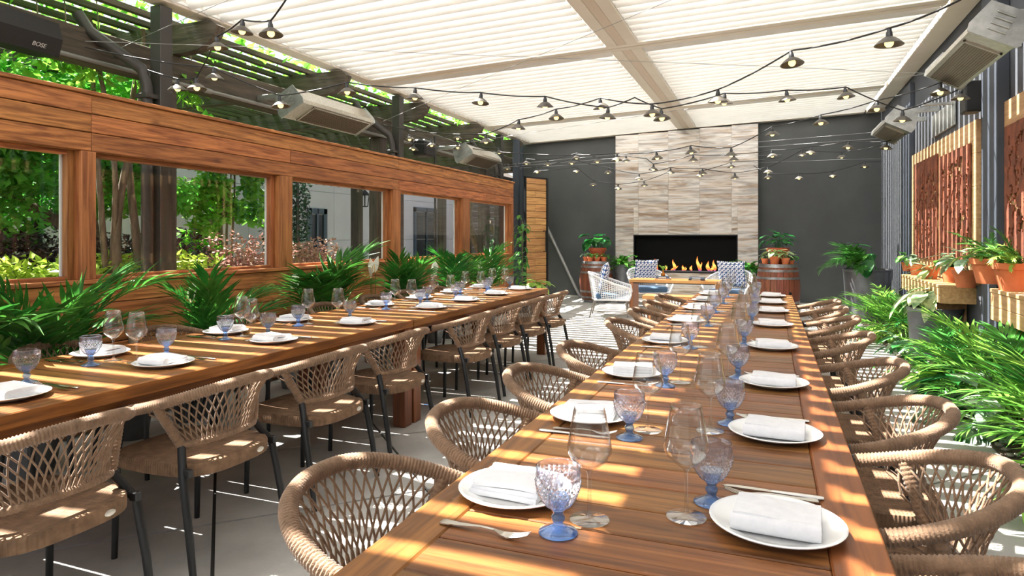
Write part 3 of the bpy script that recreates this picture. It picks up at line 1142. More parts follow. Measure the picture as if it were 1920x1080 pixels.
def diamond_bowl():
    mb = MB()
    n, rows = 26, 9
    prof = []
    for i in range(rows + 1):
        u = i / rows
        z = 0.05 + 0.062 * u
        r = 0.016 + 0.029 * math.sin(min(1.0, u * 1.02) * PI / 2) ** 0.75
        prof.append((r, z))
    vs = []
    for i, (r, z) in enumerate(prof):
        for j in range(n):
            w = 2 * PI * (j + 0.5 * (i % 2)) / n
            vs.append((r * math.cos(w), r * math.sin(w), z))
    fs = []
    # every diamond is raised to a point
    for i in range(1, rows):
        for j in range(n):
            sh = i % 2
            l = vs[i * n + j]
            rr = vs[i * n + (j + 1) % n]
            up = (i + 1) * n + ((j + 1) % n if sh else j) if True else 0
            up = (i + 1) * n + ((j + sh) % n)
            up = (i + 1) * n + ((j + 1) % n if sh else j)
            dn = (i - 1) * n + ((j + 1) % n if sh else j)
            if not sh:
                up, dn = (i + 1) * n + j, (i - 1) * n + j
            m = V(*l).lerp(V(*rr), 0.5)
            rad = math.hypot(m.x, m.y)
            k = (rad + 0.0035) / rad
            vs.append((m.x * k, m.y * k, m.z))
            c = len(vs) - 1
            a, b = i * n + j, i * n + (j + 1) % n
            fs += [(a, dn, c), (dn, b, c), (b, up, c), (up, a, c)]
    mb.add(vs, fs)
    mb.lathe([(0.0, 0.046), (0.014, 0.047), (0.0165, 0.05), (0.021, 0.058)], n)
    mb.lathe([(0.0445, 0.108), (0.0455, 0.116), (0.0455, 0.134), (0.0442, 0.136), (0.0438, 0.116), (0.043, 0.108)], n)
    return mb
gob_bowl = diamond_bowl().mesh('diamond_bowl', g_lilac, None)
gob_foot = MB().lathe([(0, 0), (0.038, 0), (0.040, 0.002), (0.038, 0.005), (0.02, 0.011), (0.011, 0.018), (0.010, 0.022), (0.0135, 0.027), (0.0145, 0.031), (0.0135, 0.035), (0.0105, 0.039), (0.011, 0.043), (0.015, 0.048)], 24).mesh('foot', g_blue_deep, 60)
gob_mid = MB().lathe([(0.010, 0.049), (0.0135, 0.053), (0.020, 0.064), (0.0255, 0.075), (0, 0.0755)], 20).mesh('blue_core', g_blue, 60)
# folded napkin: three stacked folds, slightly offset, soft edges
def napkin_mesh(seed):
    r = random.Random(seed)
    mb = MB()
    z = 0.0
    w, l = 0.115, 0.165
    for k in range(3):
        ww, ll = w * r.uniform(0.94, 1.02), l * r.uniform(0.95, 1.02)
        h = 0.0115
        nx, ny = 8, 5
        top = []
        ox, oy = r.uniform(-0.005, 0.005), r.uniform(-0.005, 0.005)
        ph = r.uniform(0, 6)
        def zz(u, w_):
            return 0.0025 * math.sin(u * 5 + ph) * (k + 1) / 3 + 0.002 * math.cos(w_ * 4 + ph)
        vs, fs = [], []
        def blk(sc, dz):
            for i in range(nx + 1):
                for j in range(ny + 1):
                    u, w_ = i / nx, j / ny
                    vs.append((ox + (u - 0.5) * ll * sc, oy + (w_ - 0.5) * ww * sc, z + dz + zz(u, w_)))
        blk(0.985, 0)
        blk(1.0, h * 0.5)
        blk(0.985, h)
        m = (nx + 1) * (ny + 1)
        def I(L, i, j):
            return L * m + i * (ny + 1) + j
        for i in range(nx):
            for j in range(ny):
                fs.append((I(0, i, j), I(0, i, j + 1), I(0, i + 1, j + 1), I(0, i + 1, j)))
                fs.append((I(2, i, j), I(2, i + 1, j), I(2, i + 1, j + 1), I(2, i, j + 1)))
        for L in (0, 1):
            for i in range(nx):
                fs.append((I(L, i, 0), I(L, i + 1, 0), I(L + 1, i + 1, 0), I(L + 1, i, 0)))
                fs.append((I(L, i + 1, ny), I(L, i, ny), I(L + 1, i, ny), I(L + 1, i + 1, ny)))
            for j in range(ny):
                fs.append((I(L, 0, j + 1), I(L, 0, j), I(L + 1, 0, j), I(L + 1, 0, j + 1)))
                fs.append((I(L, nx, j), I(L, nx, j + 1), I(L + 1, nx, j + 1), I(L + 1, nx, j)))
        mb.add(vs, fs)
        z += h + 0.0006
    # rounded fold roll on the front edge
    mb.tube([(-l / 2, w / 2, 0.018), (0, w / 2 + 0.002, 0.0185), (l / 2, w / 2, 0.0175)], 0.0172, 10)
    return mb.mesh('napkin', m_linen, 60)
nap = [napkin_mesh(s_) for s_ in range(4)]
def fork_mesh():
    mb = MB()
    # along +Y, tines at the far end
    prof = [(-0.095, 0.008, 0.003), (-0.085, 0.0105, 0.004), (-0.05, 0.007, 0.005), (0.0, 0.0035, 0.009), (0.03, 0.0038, 0.008), (0.045, 0.009, 0.004), (0.06, 0.012, 0.003), (0.068, 0.0125, 0.004)]
    vs, fs = [], []
    for y, w, z in prof:
        vs += [(-w, y, z - 0.001), (w, y, z - 0.001), (w, y, z + 0.0015), (-w, y, z + 0.0015)]
    for i in range(len(prof) - 1):
        for j in range(4):
            l = (j + 1) % 4
            fs.append((i * 4 + j, i * 4 + l, i * 4 + 4 + l, i * 4 + 4 + j))
    fs += [(3, 2, 1, 0), tuple(4 * (len(prof) - 1) + j for j in range(4))]
    mb.add(vs, fs)
    for k in range(4):
        x = -0.0105 + 0.007 * k
        mb.tube([(x, 0.066, 0.004), (x * 0.95, 0.085, 0.008), (x * 0.85, 0.105, 0.015)], [0.0019, 0.0017, 0.0009], 5)
    return mb.mesh('fork', m_chrome, 50)
def knife_parts():
    h = MB()
    prof = [(-0.11, 0.006, 0.0035), (-0.10, 0.009, 0.0045), (-0.06, 0.0075, 0.0045), (-0.005, 0.005, 0.0035), (0.0, 0.005, 0.003)]
    vs, fs = [], []
    for y, w, t in prof:
        for j in range(8):
            a = 2 * PI * j / 8
            vs.append((w * math.cos(a), y, 0.0048 + t * math.sin(a)))
    for i in range(len(prof) - 1):
        for j in range(8):
            l = (j + 1) % 8
            fs.append((i * 8 + l, i * 8 + j, i * 8 + 8 + j, i * 8 + 8 + l))
    fs += [tuple(range(8)), tuple(range(32, 40))[::-1]]
    h.add(vs, fs)
    b = MB().prism([(-0.006, -0.002), (0.006, -0.002), (0.009, 0.02), (0.0095, 0.07), (0.006, 0.1), (-0.004, 0.112), (-0.006, 0.1)], 0.0035, 0.0052)
    return h.mesh('handle', m_chrome, 50), b.mesh('blade', m_chrome)
fork_me = fork_mesh()
knife_h, knife_b = knife_parts()

def setting(px, py, fx, side, i, table):
    """fx: +1 the guest looks along +X, -1 along -X; local forward f and right r"""
    def at(f, r):
        return (px + fx * f, py - fx * r)
    z = TZ
    who = '%s from camera, %s' % (ORD[i], side.replace(' of the', ','))
    g = ' on the ' + side
    o = put(plate_me, 'dinner_plate', None, (px, py, z), (0, 0, R.uniform(0, 3)))
    tag(o, 'white dinner plate, ' + who, 'plate', 'dinner plates' + g)
    n = put(R.choice(nap), 'napkin', None, (px, py + R.uniform(-0.01, 0.01), z + 0.0085), (0, 0, (-PI / 2 if fx > 0 else PI / 2) + (0 if fx > 0 else 0) + R.uniform(-0.15, 0.15)))
    n.rotation_euler.z += PI / 2
    tag(n, 'folded white napkin on the plate, ' + who, 'napkin', 'folded napkins' + g)
    wf, wr_, gf, gr = {('R', 1): (0.196, 0.075, 0.153, 0.158), ('R', -1): (0.178, -0.012, 0.134, 0.086), ('L', 1): (0.185, 0.06, 0.19, 0.19), ('L', -1): (0.18, 0.012, 0.2, 0.19)}[table, fx]
    j_ = 0.012 if i else 0.0
    x, y = at(wf + R.uniform(-j_, j_), wr_ + R.uniform(-j_, j_))
    w = thing('wine_glass', 'clear stemmed wine glass, ' + who, 'glass', (x, y, z), 0, 'wine glasses' + g)
    put(wine_stem, 'stem_and_foot', w)
    put(wine_bowl, 'bowl', w)
    x, y = at(gf + R.uniform(-j_, j_), gr + R.uniform(-j_, j_))
    b = thing('water_goblet', 'blue diamond cut goblet, ' + who, 'goblet', (x, y, z), R.uniform(0, 1), 'blue goblets' + g)
    put(gob_foot, 'foot', b)
    put(gob_bowl, 'bowl', b)
    put(gob_mid, 'bowl_base', b)
    base = -PI / 2 if fx > 0 else PI / 2
    x, y = at(0.02 + R.uniform(-0.02, 0.01), 0.163)
    a = base + R.uniform(-0.1, 0.1)
    f_ = put(fork_me, 'dinner_fork', None, (x, y, z), (0, 0, a))
    tag(f_, 'steel dinner fork beside the plate, ' + who, 'fork', 'dinner forks' + g)
    if table == 'R' and fx > 0 and i == 0:
        f_.location = (-0.543, 1.222, z)
        return
    x, y = at(0.012 + R.uniform(-0.02, 0.01), 0.197)
    k = thing('table_knife', 'steel table knife beside the fork, ' + who, 'knife', (x, y, z - 0.0012), base + R.uniform(-0.04, 0.04), 'table knives' + g)
    put(knife_h, 'handle', k)
    put(knife_b, 'blade', k)
sets = [
    ('L', -1, 'aisle side of the left tables', -2.62, [1.6, 2.27, 3.0, 3.81, 4.86, 5.55, 6.27, 6.95]),
    ('L', 1, 'window side of the left tables', -3.13, [1.62, 2.34, 3.16, 3.78, 4.88, 5.58, 6.29, 7.0]),
    ('R', 1, 'aisle side of the right tables', -0.55, [1.43, 2.116, 2.84, 3.78, 4.75, 5.6, 6.33, 7.02]),
    ('R', -1, 'planted side of the right tables', 0.012, [1.454, 2.127, 2.855, 3.79, 4.74, 5.6, 6.33, 7.04]),
]
for tb, fx, side, x, ys in sets:
    for i, y in enumerate(ys):
        setting(x, y, fx, side, i, tb)
# ------------------------------------------------------------------ lounge corner in front of the fire
def white_armchair(x, y, rz, label, pillow_label, pillow=True, prz=0.0):
    t = thing('cord_armchair', label, 'armchair', (x, y, 0), rz, 'white cord armchairs by the fire')
    def rim(u):
        tt = PI * u
        xx, yy = sup(tt, 0.41, 0.70, 2.5)
        s_ = math.sin(tt)
        return V(xx, 0.34 - yy, 0.50 + 0.24 * s_ ** 0.9 if 0 < u < 1 else 0.50)
    def base(u):
        tt = PI * u
        xx, yy = sup(tt, 0.33, 0.60, 2.8)
        return V(xx, 0.31 - yy, 0.30)
    rp = resample(rim, 44)
    bp = resample(base, 44)
    front = [bp[0], V(0.33, 0.34, 0.36), rp[0]]
    MB().tube([V(-0.33, 0.33, 0.30), V(-0.36, 0.36, 0.40)] + resample(rim, 60)[::-1] + [V(0.36, 0.36, 0.40), V(0.33, 0.33, 0.30)], 0.016, 8).build('rim', m_white_cord, t, 180)
    MB().tube(resample(base, 40) + [V(-0.33, 0.33, 0.3), V(0.33, 0.33, 0.3)], 0.014, 8, closed=True).build('seat_frame', m_white_cord, t, 180)
    sh = MB()
    for i in range(0, 45):
        sh.tube([rp[i].lerp(bp[i], k / 4) + V(0, 0, -0.0) for k in range(5)], 0.0055, 4, cap=False)
    for k in range(1, 10):
        sh.tube([rp[i].lerp(bp[i], k / 10) for i in range(45)], 0.0055, 4, cap=False)
    sh.build('cord_shell', m_white_cord, t, 180)
    MB().bb(-0.31, 0.31, -0.25, 0.30, 0.285, 0.30, 0.004).build('seat_deck', m_white_cord, t)
    for sx in (-1, 1):
        for (fy, ty) in ((0.31, 0.28), (-0.32, -0.24)):
            MB().tube([(sx * 0.32, fy, 0.0), (sx * 0.28, ty, 0.3)], [0.010, 0.014], 8).build('leg', m_legmetal, t, 60)
    cu = thing('seat_cushion', 'slate blue seat cushion on the ' + pillow_label, 'cushion', (x, y, 0.3), rz, 'blue seat cushions')
    MB().bb(-0.285, 0.285, -0.22, 0.37, 0.003, 0.115, 0.028).build('pad', m_blue, cu, 60)
    MB().tube([(-0.27, 0.37, 0.06), (0.27, 0.37, 0.06)], 0.004, 6).build('piping', m_blue, cu, 60)
    if pillow:
        n = 10
        vs, fs = [], []
        for sgn in (1, -1):
            for i in range(n + 1):
                for j in range(n + 1):
                    u, w = i / n * 2 - 1, j / n * 2 - 1
                    k = 1 - 0.07 * (1 - w * w) * abs(u) ** 3
                    k2 = 1 - 0.07 * (1 - u * u) * abs(w) ** 3
                    b_ = 0.075 * ((1 - u ** 4) * (1 - w ** 4)) ** 0.6
                    vs.append((u * 0.25 * k, sgn * b_, 0.25 + w * 0.25 * k2))
        m = (n + 1) ** 2
        for i in range(n):
            for j in range(n):
                a = i * (n + 1) + j
                q = (a, a + 1, a + n + 2, a + n + 1)
                fs += [q, tuple(m + z for z in q[::-1])]
        o = MB().add(vs, fs).build('throw_pillow', m_pillow, None, 180)
        d = V(0, -0.2, 0)
        ca, sa = math.cos(rz), math.sin(rz)
        o.location = (x + 0.16 * sa * 1, y - 0.16 * ca, 0.425)
        o.rotation_euler = (math.radians(-14), 0, rz + prz)
        tag(o, 'blue and white printed pillow on the ' + pillow_label, 'pillow', 'printed pillows')
    return t
white_armchair(-2.54, 11.08, math.radians(-80), 'white cord armchair seen from behind, nearest the plank door', 'white armchair nearest the plank door', True)
white_armchair(-2.2, 12.75, math.radians(-150), 'white cord armchair in front of the fireplace, left side', 'white armchair left of the fire', True, 0.15)
white_armchair(-0.67, 12.5, math.radians(168), 'white cord armchair in front of the fireplace, right side', 'white armchair right of the fire', True)

# oak waterfall table with books and vase
ta = on_y(1187, 11.9)
tb_ = on_y(1350, 11.6)
cz = 0.60
ct = thing('coffee_table', 'light oak waterfall table in front of the fire with black lower frame', 'table', ((ta.x + tb_.x) / 2, 11.8, 0))
cw = (tb_.x - ta.x) / 2
MB().bb(-cw, cw, -0.26, 0.26, cz - 0.05, cz, 0.004).build('top', m_oak, ct)
for s_ in (-1, 1):
    xs = sorted((s_ * cw, s_ * (cw - 0.07)))
    MB().bb(xs[0], xs[1], -0.26, 0.26, 0, cz - 0.051, 0.004).build('leg_panel', wood('oak upright %d' % s_, srgb(150, 96, 60), srgb(186, 126, 84), 2, 0.5), ct)
MB().bb(-cw + 0.075, cw - 0.075, -0.25, -0.235, cz - 0.065, cz - 0.051).build('steel_edge', m_black, ct)
ba, bb2 = on_z(1206, 553, 0.43), on_z(1316, 556, 0.43)
bn = thing('oak_bench', 'low light oak bench in front of the waterfall table', 'bench', ((ba.x + bb2.x) / 2, 10.55, 0))
bwid = (bb2.x - ba.x) / 2
for i in range(3):
    MB().bb(-bwid, bwid, -0.2 + i * 0.135, -0.2 + i * 0.135 + 0.131, 0.375, 0.43, 0.004).build('board', m_oak, bn)
for s_ in (-1, 1):
    MB().bb(s_ * (bwid - 0.1) - 0.03, s_ * (bwid - 0.1) + 0.03, -0.17, 0.17, 0, 0.375, 0.004).build('leg_panel', m_oak, bn)
def book(x, y, z, w, d, h, m, label, rz=0.0):
    o = thing('book', label, 'book', (x, y, z), rz, 'books on the oak table')
    MB().bb(-w / 2, w / 2, -d / 2, d / 2, 0, 0.004).bb(-w / 2, w / 2, -d / 2, d / 2, h - 0.004, h).bb(-w / 2, w / 2, -d / 2, -d / 2 + 0.004, 0.004, h - 0.004).build('cover', m, o)
    MB().bb(-w / 2 + 0.006, w / 2 - 0.006, -d / 2 + 0.004, d / 2 - 0.006, 0.004, h - 0.004).build('pages', m_page, o)
    MB().bb(-w * 0.3, w * 0.25, -d / 2 - 0.0008, -d / 2, h * 0.35, h * 0.7).build('spine_title', m_page, o)
bx = on_y(1242, 11.6)
book(bx.x, 11.68, cz, 0.26, 0.2, 0.022, m_book_tan, 'tan book at the bottom of the pile under the amber vase')
book(bx.x, 11.68, cz + 0.022, 0.23, 0.18, 0.038, m_book_blue, 'thick blue grey book on the tan book', 0.05)
bx2 = on_y(1306, 11.6)
book(bx2.x, 11.68, cz, 0.26, 0.2, 0.03, m_book_black, 'black book lying flat at the bottom of the right pile')
book(bx2.x + 0.01, 11.68, cz + 0.03, 0.25, 0.19, 0.026, m_book_blue, 'dark slate book on top of the right pile', -0.06)
vz = cz + 0.06
va = thing('bud_vase', 'amber glass bud vase with a spiky yellow flower on the books', 'vase', (bx.x, 11.68, vz))
MB().lathe([(0, 0), (0.028, 0), (0.036, 0.02), (0.034, 0.045), (0.016, 0.07), (0.013, 0.09), (0.018, 0.1), (0.014, 0.1), (0.009, 0.088), (0.0, 0.07)], 20).build('vessel', m_amber, va, 180)
fl = MB()
for i in range(14):
    a = 2 * PI * i / 14 + R.random()
    l = R.uniform(0.07, 0.13)
    fl.tube([(0, 0, 0.1), (math.cos(a) * l * 0.5, math.sin(a) * l * 0.5, 0.17), (math.cos(a) * l, math.sin(a) * l, 0.14 + R.uniform(0, 0.06))], [0.003, 0.006, 0.001], 4)
fl.build('flower', m_lime, va, 180)

# ------------------------------------------------------------------ wine barrels
def barrel(x, y, H, r0, r1, label):
    t = thing('wine_barrel', label, 'barrel', (x, y, 0), R.random(), 'wine barrels beside the fire')
    def rad(z):
        u = (z / H) * 2 - 1
        return r0 + (r1 - r0) * (1 - u * u)
    n = 22
    prof_o = [(rad(H * i / 10), H * i / 10) for i in range(11)]
    prof_i = [(rad(H * i / 10) - 0.022, H * i / 10) for i in range(11)]
    g = 0.006
    a1 = 2 * PI / n
    mb = MB()
    for pr in (prof_o, prof_i[::-1]):
        mb.lathe(pr, 2, a0=g, a1=a1 - g)
    k = 11 * 3
    # close edges of the stave
    fs = []
    for e in (0, 2):
        for i in range(10):
            o1, o2 = i * 3 + e, (i + 1) * 3 + e
            i1, i2 = k + (10 - i) * 3 + e, k + (9 - i) * 3 + e
            fs.append((o1, o2, i2, i1) if e == 0 else (o2, o1, i1, i2))
    for j in range(2):
        fs.append((30 + j, 30 + j + 1, k + j + 1, k + j))
        fs.append((j + 1, j, k + 30 + j, k + 30 + j + 1))
    mb.f += fs
    me = mb.mesh('stave', m_barrel, 40)
    for i in range(n):
        put(me, 'stave', t, (0, 0, 0), (0, 0, a1 * i))
    for u, w in ((0.035, 0.055), (0.13, 0.04), (0.27, 0.04), (0.73, 0.04), (0.87, 0.04), (0.965, 0.055)):
        z = u * H
        z0, z1 = max(0.001, z - w / 2), min(H + 0.002, z + w / 2)
        ra, rb = rad(z0), rad(z1)
        MB().lathe([(ra + 0.001, z0), (ra + 0.005, z0), (rb + 0.005, z1), (rb + 0.001, z1)], 40).build('hoop', m_hoop, t, 50)
    MB().lathe([(0, H - 0.02), (r0 - 0.02, H - 0.02), (r0 - 0.02, H - 0.045), (0, H - 0.045)][::-1], 32).build('head', m_barrel, t, 50)
    MB().lathe([(0, 0), (0.026, 0), (0.026, 0.012), (0, 0.012)], 12).build('bung', m_black, t, 40, (rad(H * .45) * math.cos(-1.1) * 0.99, rad(H * .45) * math.sin(-1.1) * 0.99, H * 0.45)).rotation_euler = (PI / 2, 0, -1.1 + PI / 2)
    return t
LBX, LBY, LBH = -3.36, 13.42, 0.845
RBX, RBY, RBH = 0.125, 12.25, 0.885
barrel(LBX, LBY, LBH, 0.285, 0.345, 'red brown wine barrel left of the fireplace')
barrel(RBX, RBY, RBH, 0.30, 0.355, 'red brown wine barrel right of the fireplace')

# ------------------------------------------------------------------ right wall: boards, rusted artwork, ledges
def wall_panel(y0, y1, z0, z1, label):
    t = thing('wood_panel', label, 'wall panel', (1.96, (y0 + y1) / 2, z0), 0, 'plywood wall panels')
    h = (y1 - y0) / 2
    n = 5
    for i in range(n):
        a, b = (z1 - z0) * i / n, (z1 - z0) * (i + 1) / n
        MB().bb(-0.045, -0.003, -h, h, a + 0.0015, b - 0.0015, 0.002).build('board', m_ply, t)
    return t
P1 = (on_x(1834, 1.93).y, on_x(1712, 1.93).y)
P2 = (3.75, 6.99)
wall_panel(P1[0], P1[1], 0.86, 2.52, 'pale plywood panel behind two rusted artworks, between blue columns')
wall_panel(P2[0], P2[1], 0.95, 2.53, 'pale plywood panel nearest the camera on the right wall')
def cutout(y0, y1, z0, z1, label, seed, solid_top=0.08, parts=2):
    r = random.Random(seed)
    ny, nz = 46, 64
    keep = [[True] * nz for _ in range(ny)]
    # slanted pen-stroke shaped holes in rows, as in handwriting turned upright
    def stroke(cy, cz_, l, th, sl):
        for q in range(int(l * 2)):
            u = q / 2
            yy = cy + sl * u + 0.6 * math.sin(u * 0.9 + cy)
            for w in range(th):
                a, b = int(yy) + w, int(cz_ + u)
                if 1 <= a < ny - 1 and 1 <= b < nz - int(solid_top * nz):
                    keep[a][b] = False
    for i in range(95):
        stroke(r.uniform(1, ny - 3), r.uniform(1, nz - 8), r.choice((3, 4, 6, 9)), r.choice((1, 1, 2)), r.uniform(-0.35, 0.05))
    t = thing('rusted_artwork', label, 'artwork', (1.905, (y0 + y1) / 2, z0), 0, 'rusted steel artworks')
    jy = [(y0 - y1) / 2 + (y1 - y0) * i / ny for i in range(ny + 1)]
    jz = [(z1 - z0) * i / nz for i in range(nz + 1)]
    jit = {}
    def P(i, j):
        if (i, j) not in jit:
            e = 0.25 if 0 < i < ny and 0 < j < nz else 0.0
            jit[i, j] = (jy[i] + r.uniform(-e, e) * (y1 - y0) / ny, jz[j] + r.uniform(-e, e) * (z1 - z0) / nz)
        return jit[i, j]
    strips = 4
    for s_ in range(strips):
        i0, i1 = ny * s_ // strips, ny * (s_ + 1) // strips
        mb = MB()
        dx = r.uniform(-0.006, 0.006)
        th = 0.012
        vid = {}
        def vtx(i, j, side):
            if (i, j, side) not in vid:
                y, z = P(i, j)
                g = 0.0
                if i == i0 and s_ > 0:
                    g = 0.002
                if i == i1 and s_ < strips - 1:
                    g = -0.002
                vid[i, j, side] = len(mb.v)
                mb.v.append((dx - th * side, y + g, z))
            return vid[i, j, side]
        for i in range(i0, i1):
            for j in range(nz):
                if not keep[i][j]:
                    continue
                a = [(i, j), (i + 1, j), (i + 1, j + 1), (i, j + 1)]
                mb.f.append(tuple(vtx(p, q, 1) for p, q in a)[::-1])
                mb.f.append(tuple(vtx(p, q, 0) for p, q in a))
                for k, (di, dj) in enumerate(((0, -1), (1, 0), (0, 1), (-1, 0))):
                    ii, jj = i + di, j + dj
                    if not (i0 <= ii < i1 and 0 <= jj < nz) or not keep[ii][jj]:
                        p, q = a[k], a[(k + 1) % 4]
                        mb.f.append((vtx(p[0], p[1], 0), vtx(q[0], q[1], 0), vtx(q[0], q[1], 1), vtx(p[0], p[1], 1))[::-1])
        mb.build('steel_strip', m_rust, t)
    for (yy, zz) in ((jy[3], jz[3]), (jy[-4], jz[3]), (jy[3], jz[-4]), (jy[-4], jz[-4])):
        MB().tube([(0.0, yy, zz), (0.012, yy, zz)], 0.01, 8).build('standoff', m_black, t)
    return t
cutout(9.42, 10.72, 1.06, 2.36, 'rusted steel cut-out artwork at the far end of the plywood panel', 3)
cutout(7.98, 9.26, 1.08, 2.30, 'rusted steel cut-out artwork next to the blue column', 4)
cutout(5.65, 6.92, 1.08, 2.30, 'rusted steel cut-out artwork at the right edge of the photo', 5)
def ledge(y0, y1, zt, h, label):
    t = thing('planter_ledge', label, 'shelf', (1.96, (y0 + y1) / 2, zt), 0, 'wooden plant ledges')
    l = (y1 - y0) / 2
    for i in range(2):
        x0 = -0.33 + i * 0.165
        MB().bb(x0, x0 + 0.162, -l, l, -0.03, 0, 0.003).build('top_board', m_ply, t)
    n = 2
    for i in range(n):
        MB().bb(-0.325, -0.305, -l, l, -0.03 - h * (i + 1) / n + 0.002, -0.031 - h * i / n, 0.003).build('front_board', m_ply, t)
    MB().bb(-0.305, 0, -l, -l + 0.02, -0.03 - h, -0.03).build('end_board', m_ply, t)
    MB().bb(-0.305, 0, l - 0.02, l, -0.03 - h, -0.03).build('end_board', m_ply, t)
    for yy in (-l * 0.7, l * 0.7):
        MB().bb(-0.29, -0.02, yy - 0.04, yy + 0.04, 0.02 - zt, -0.03 - h).build('support', m_ply, t)
    return t
ledge(8.0, on_x(1689, 1.63).y, 0.845, 0.16, 'pale wooden plant ledge under the panel between the blue columns')
ledge(3.7, 6.3, 0.935, 0.22, 'pale wooden plant ledge nearest the camera on the right')
# ------------------------------------------------------------------ plants
def leaf_geo(mb, base, d, up, L, W, segs=4, droop=0.5, fold=0.18, shape='oval'):
    """one leaf: base point, direction d, up vector; two strips with a folded midrib"""
    d = d.normalized()
    side = d.cross(up)
    if side.length < 1e-4:
        side = d.orthogonal()
    side.normalize()
    upv = side.cross(d).normalized()
    prof = {'oval': lambda t: math.sin(PI * min(1, max(0, t)) ** 0.8) ** 0.8, 'heart': lambda t: math.sin(PI * (0.16 + 0.84 * t)) ** 0.7 if t < 1 else 0,
            'lance': lambda t: math.sin(PI * t ** 0.6) ** 0.9}[shape]
    vs = []
    for i in range(segs + 1):
        t = i / segs
        p = base + d * (L * t * (1 - 0.12 * droop * t)) + upv * (-droop * L * 0.55 * t * t)
        w = W / 2 * max(0.0, prof(t)) if 0 < t < 1 else (W * 0.16 if shape == 'heart' and t == 0 else W * 0.02)
        vs += [p - side * w + upv * (fold * w), p, p + side * w + upv * (fold * w)]
    fs = []
    for i in range(segs):
        a = i * 3
        fs += [(a, a + 1, a + 4, a + 3), (a + 1, a + 2, a + 5, a + 4)]
    mb.add(vs, fs)

def palm_frond(L, nl, ll, lw, e0, e1, rng, stalk=0.35):
    """frond growing from the origin along +Y; e0/e1 elevation at base and tip"""
    mb = MB()
    P = [V(0, 0, 0)]
    n = 16
    for i in range(n):
        e = math.radians(e0 + (e1 - e0) * ((i + 0.5) / n) ** 1.3)
        P.append(P[-1] + V(0, math.cos(e), math.sin(e)) * (L / n))
    mb.tube(P, [0.007 * (1 - 0.8 * i / n) + 0.001 for i in range(n + 1)], 5, cap=False)
    for k in range(nl):
        t = stalk + (1 - stalk) * (k + 0.5) / nl
        q = t * n
        i = min(int(q), n - 1)
        p = P[i].lerp(P[i + 1], q - i)
        tan = (P[i + 1] - P[i]).normalized()
        upv = V(1, 0, 0).cross(tan).normalized()
        s_ = (t - stalk) / (1 - stalk)
        length = ll * (0.55 + 0.45 * math.sin(PI * (0.15 + 0.8 * s_)))
        for sd in (-1, 1):
            ang = math.radians(58 - 34 * s_ + rng.uniform(-6, 6))
            d = tan * math.cos(ang) + V(sd, 0, 0) * math.sin(ang) + upv * rng.uniform(-0.05, 0.4)
            leaf_geo(mb, p, d, upv, length * rng.uniform(0.8, 1.1), lw * rng.uniform(0.8, 1.15), 4, rng.uniform(0.05, 0.55), 0.35, 'lance')
    return mb
def sharedleaf(name, m, L, W, shape, stalk, droop, n=3, segs=6):
    out = []
    for k in range(n):
        mb = MB()
        r = random.Random(hash((L, W, k)) & 0xffff)
        e = math.radians(r.uniform(58, 80))
        s0 = V(0, stalk * math.cos(e) * 0.6, stalk * math.sin(e))
        if stalk > 0.01:
            mb.tube([V(0, 0, 0), s0 * 0.5 + V(0, -0.01, 0.01), s0], [0.0045, 0.004, 0.003], 5, cap=False)
        e2 = math.radians(r.uniform(-5, 35))
        leaf_geo(mb, s0, V(r.uniform(-0.15, 0.15), math.cos(e2), math.sin(e2)), V(0, 0, 1), L, W, segs, droop, 0.15, shape)
        out.append(mb.mesh(name, m, 180))
    return out
rp_ = random.Random(5)
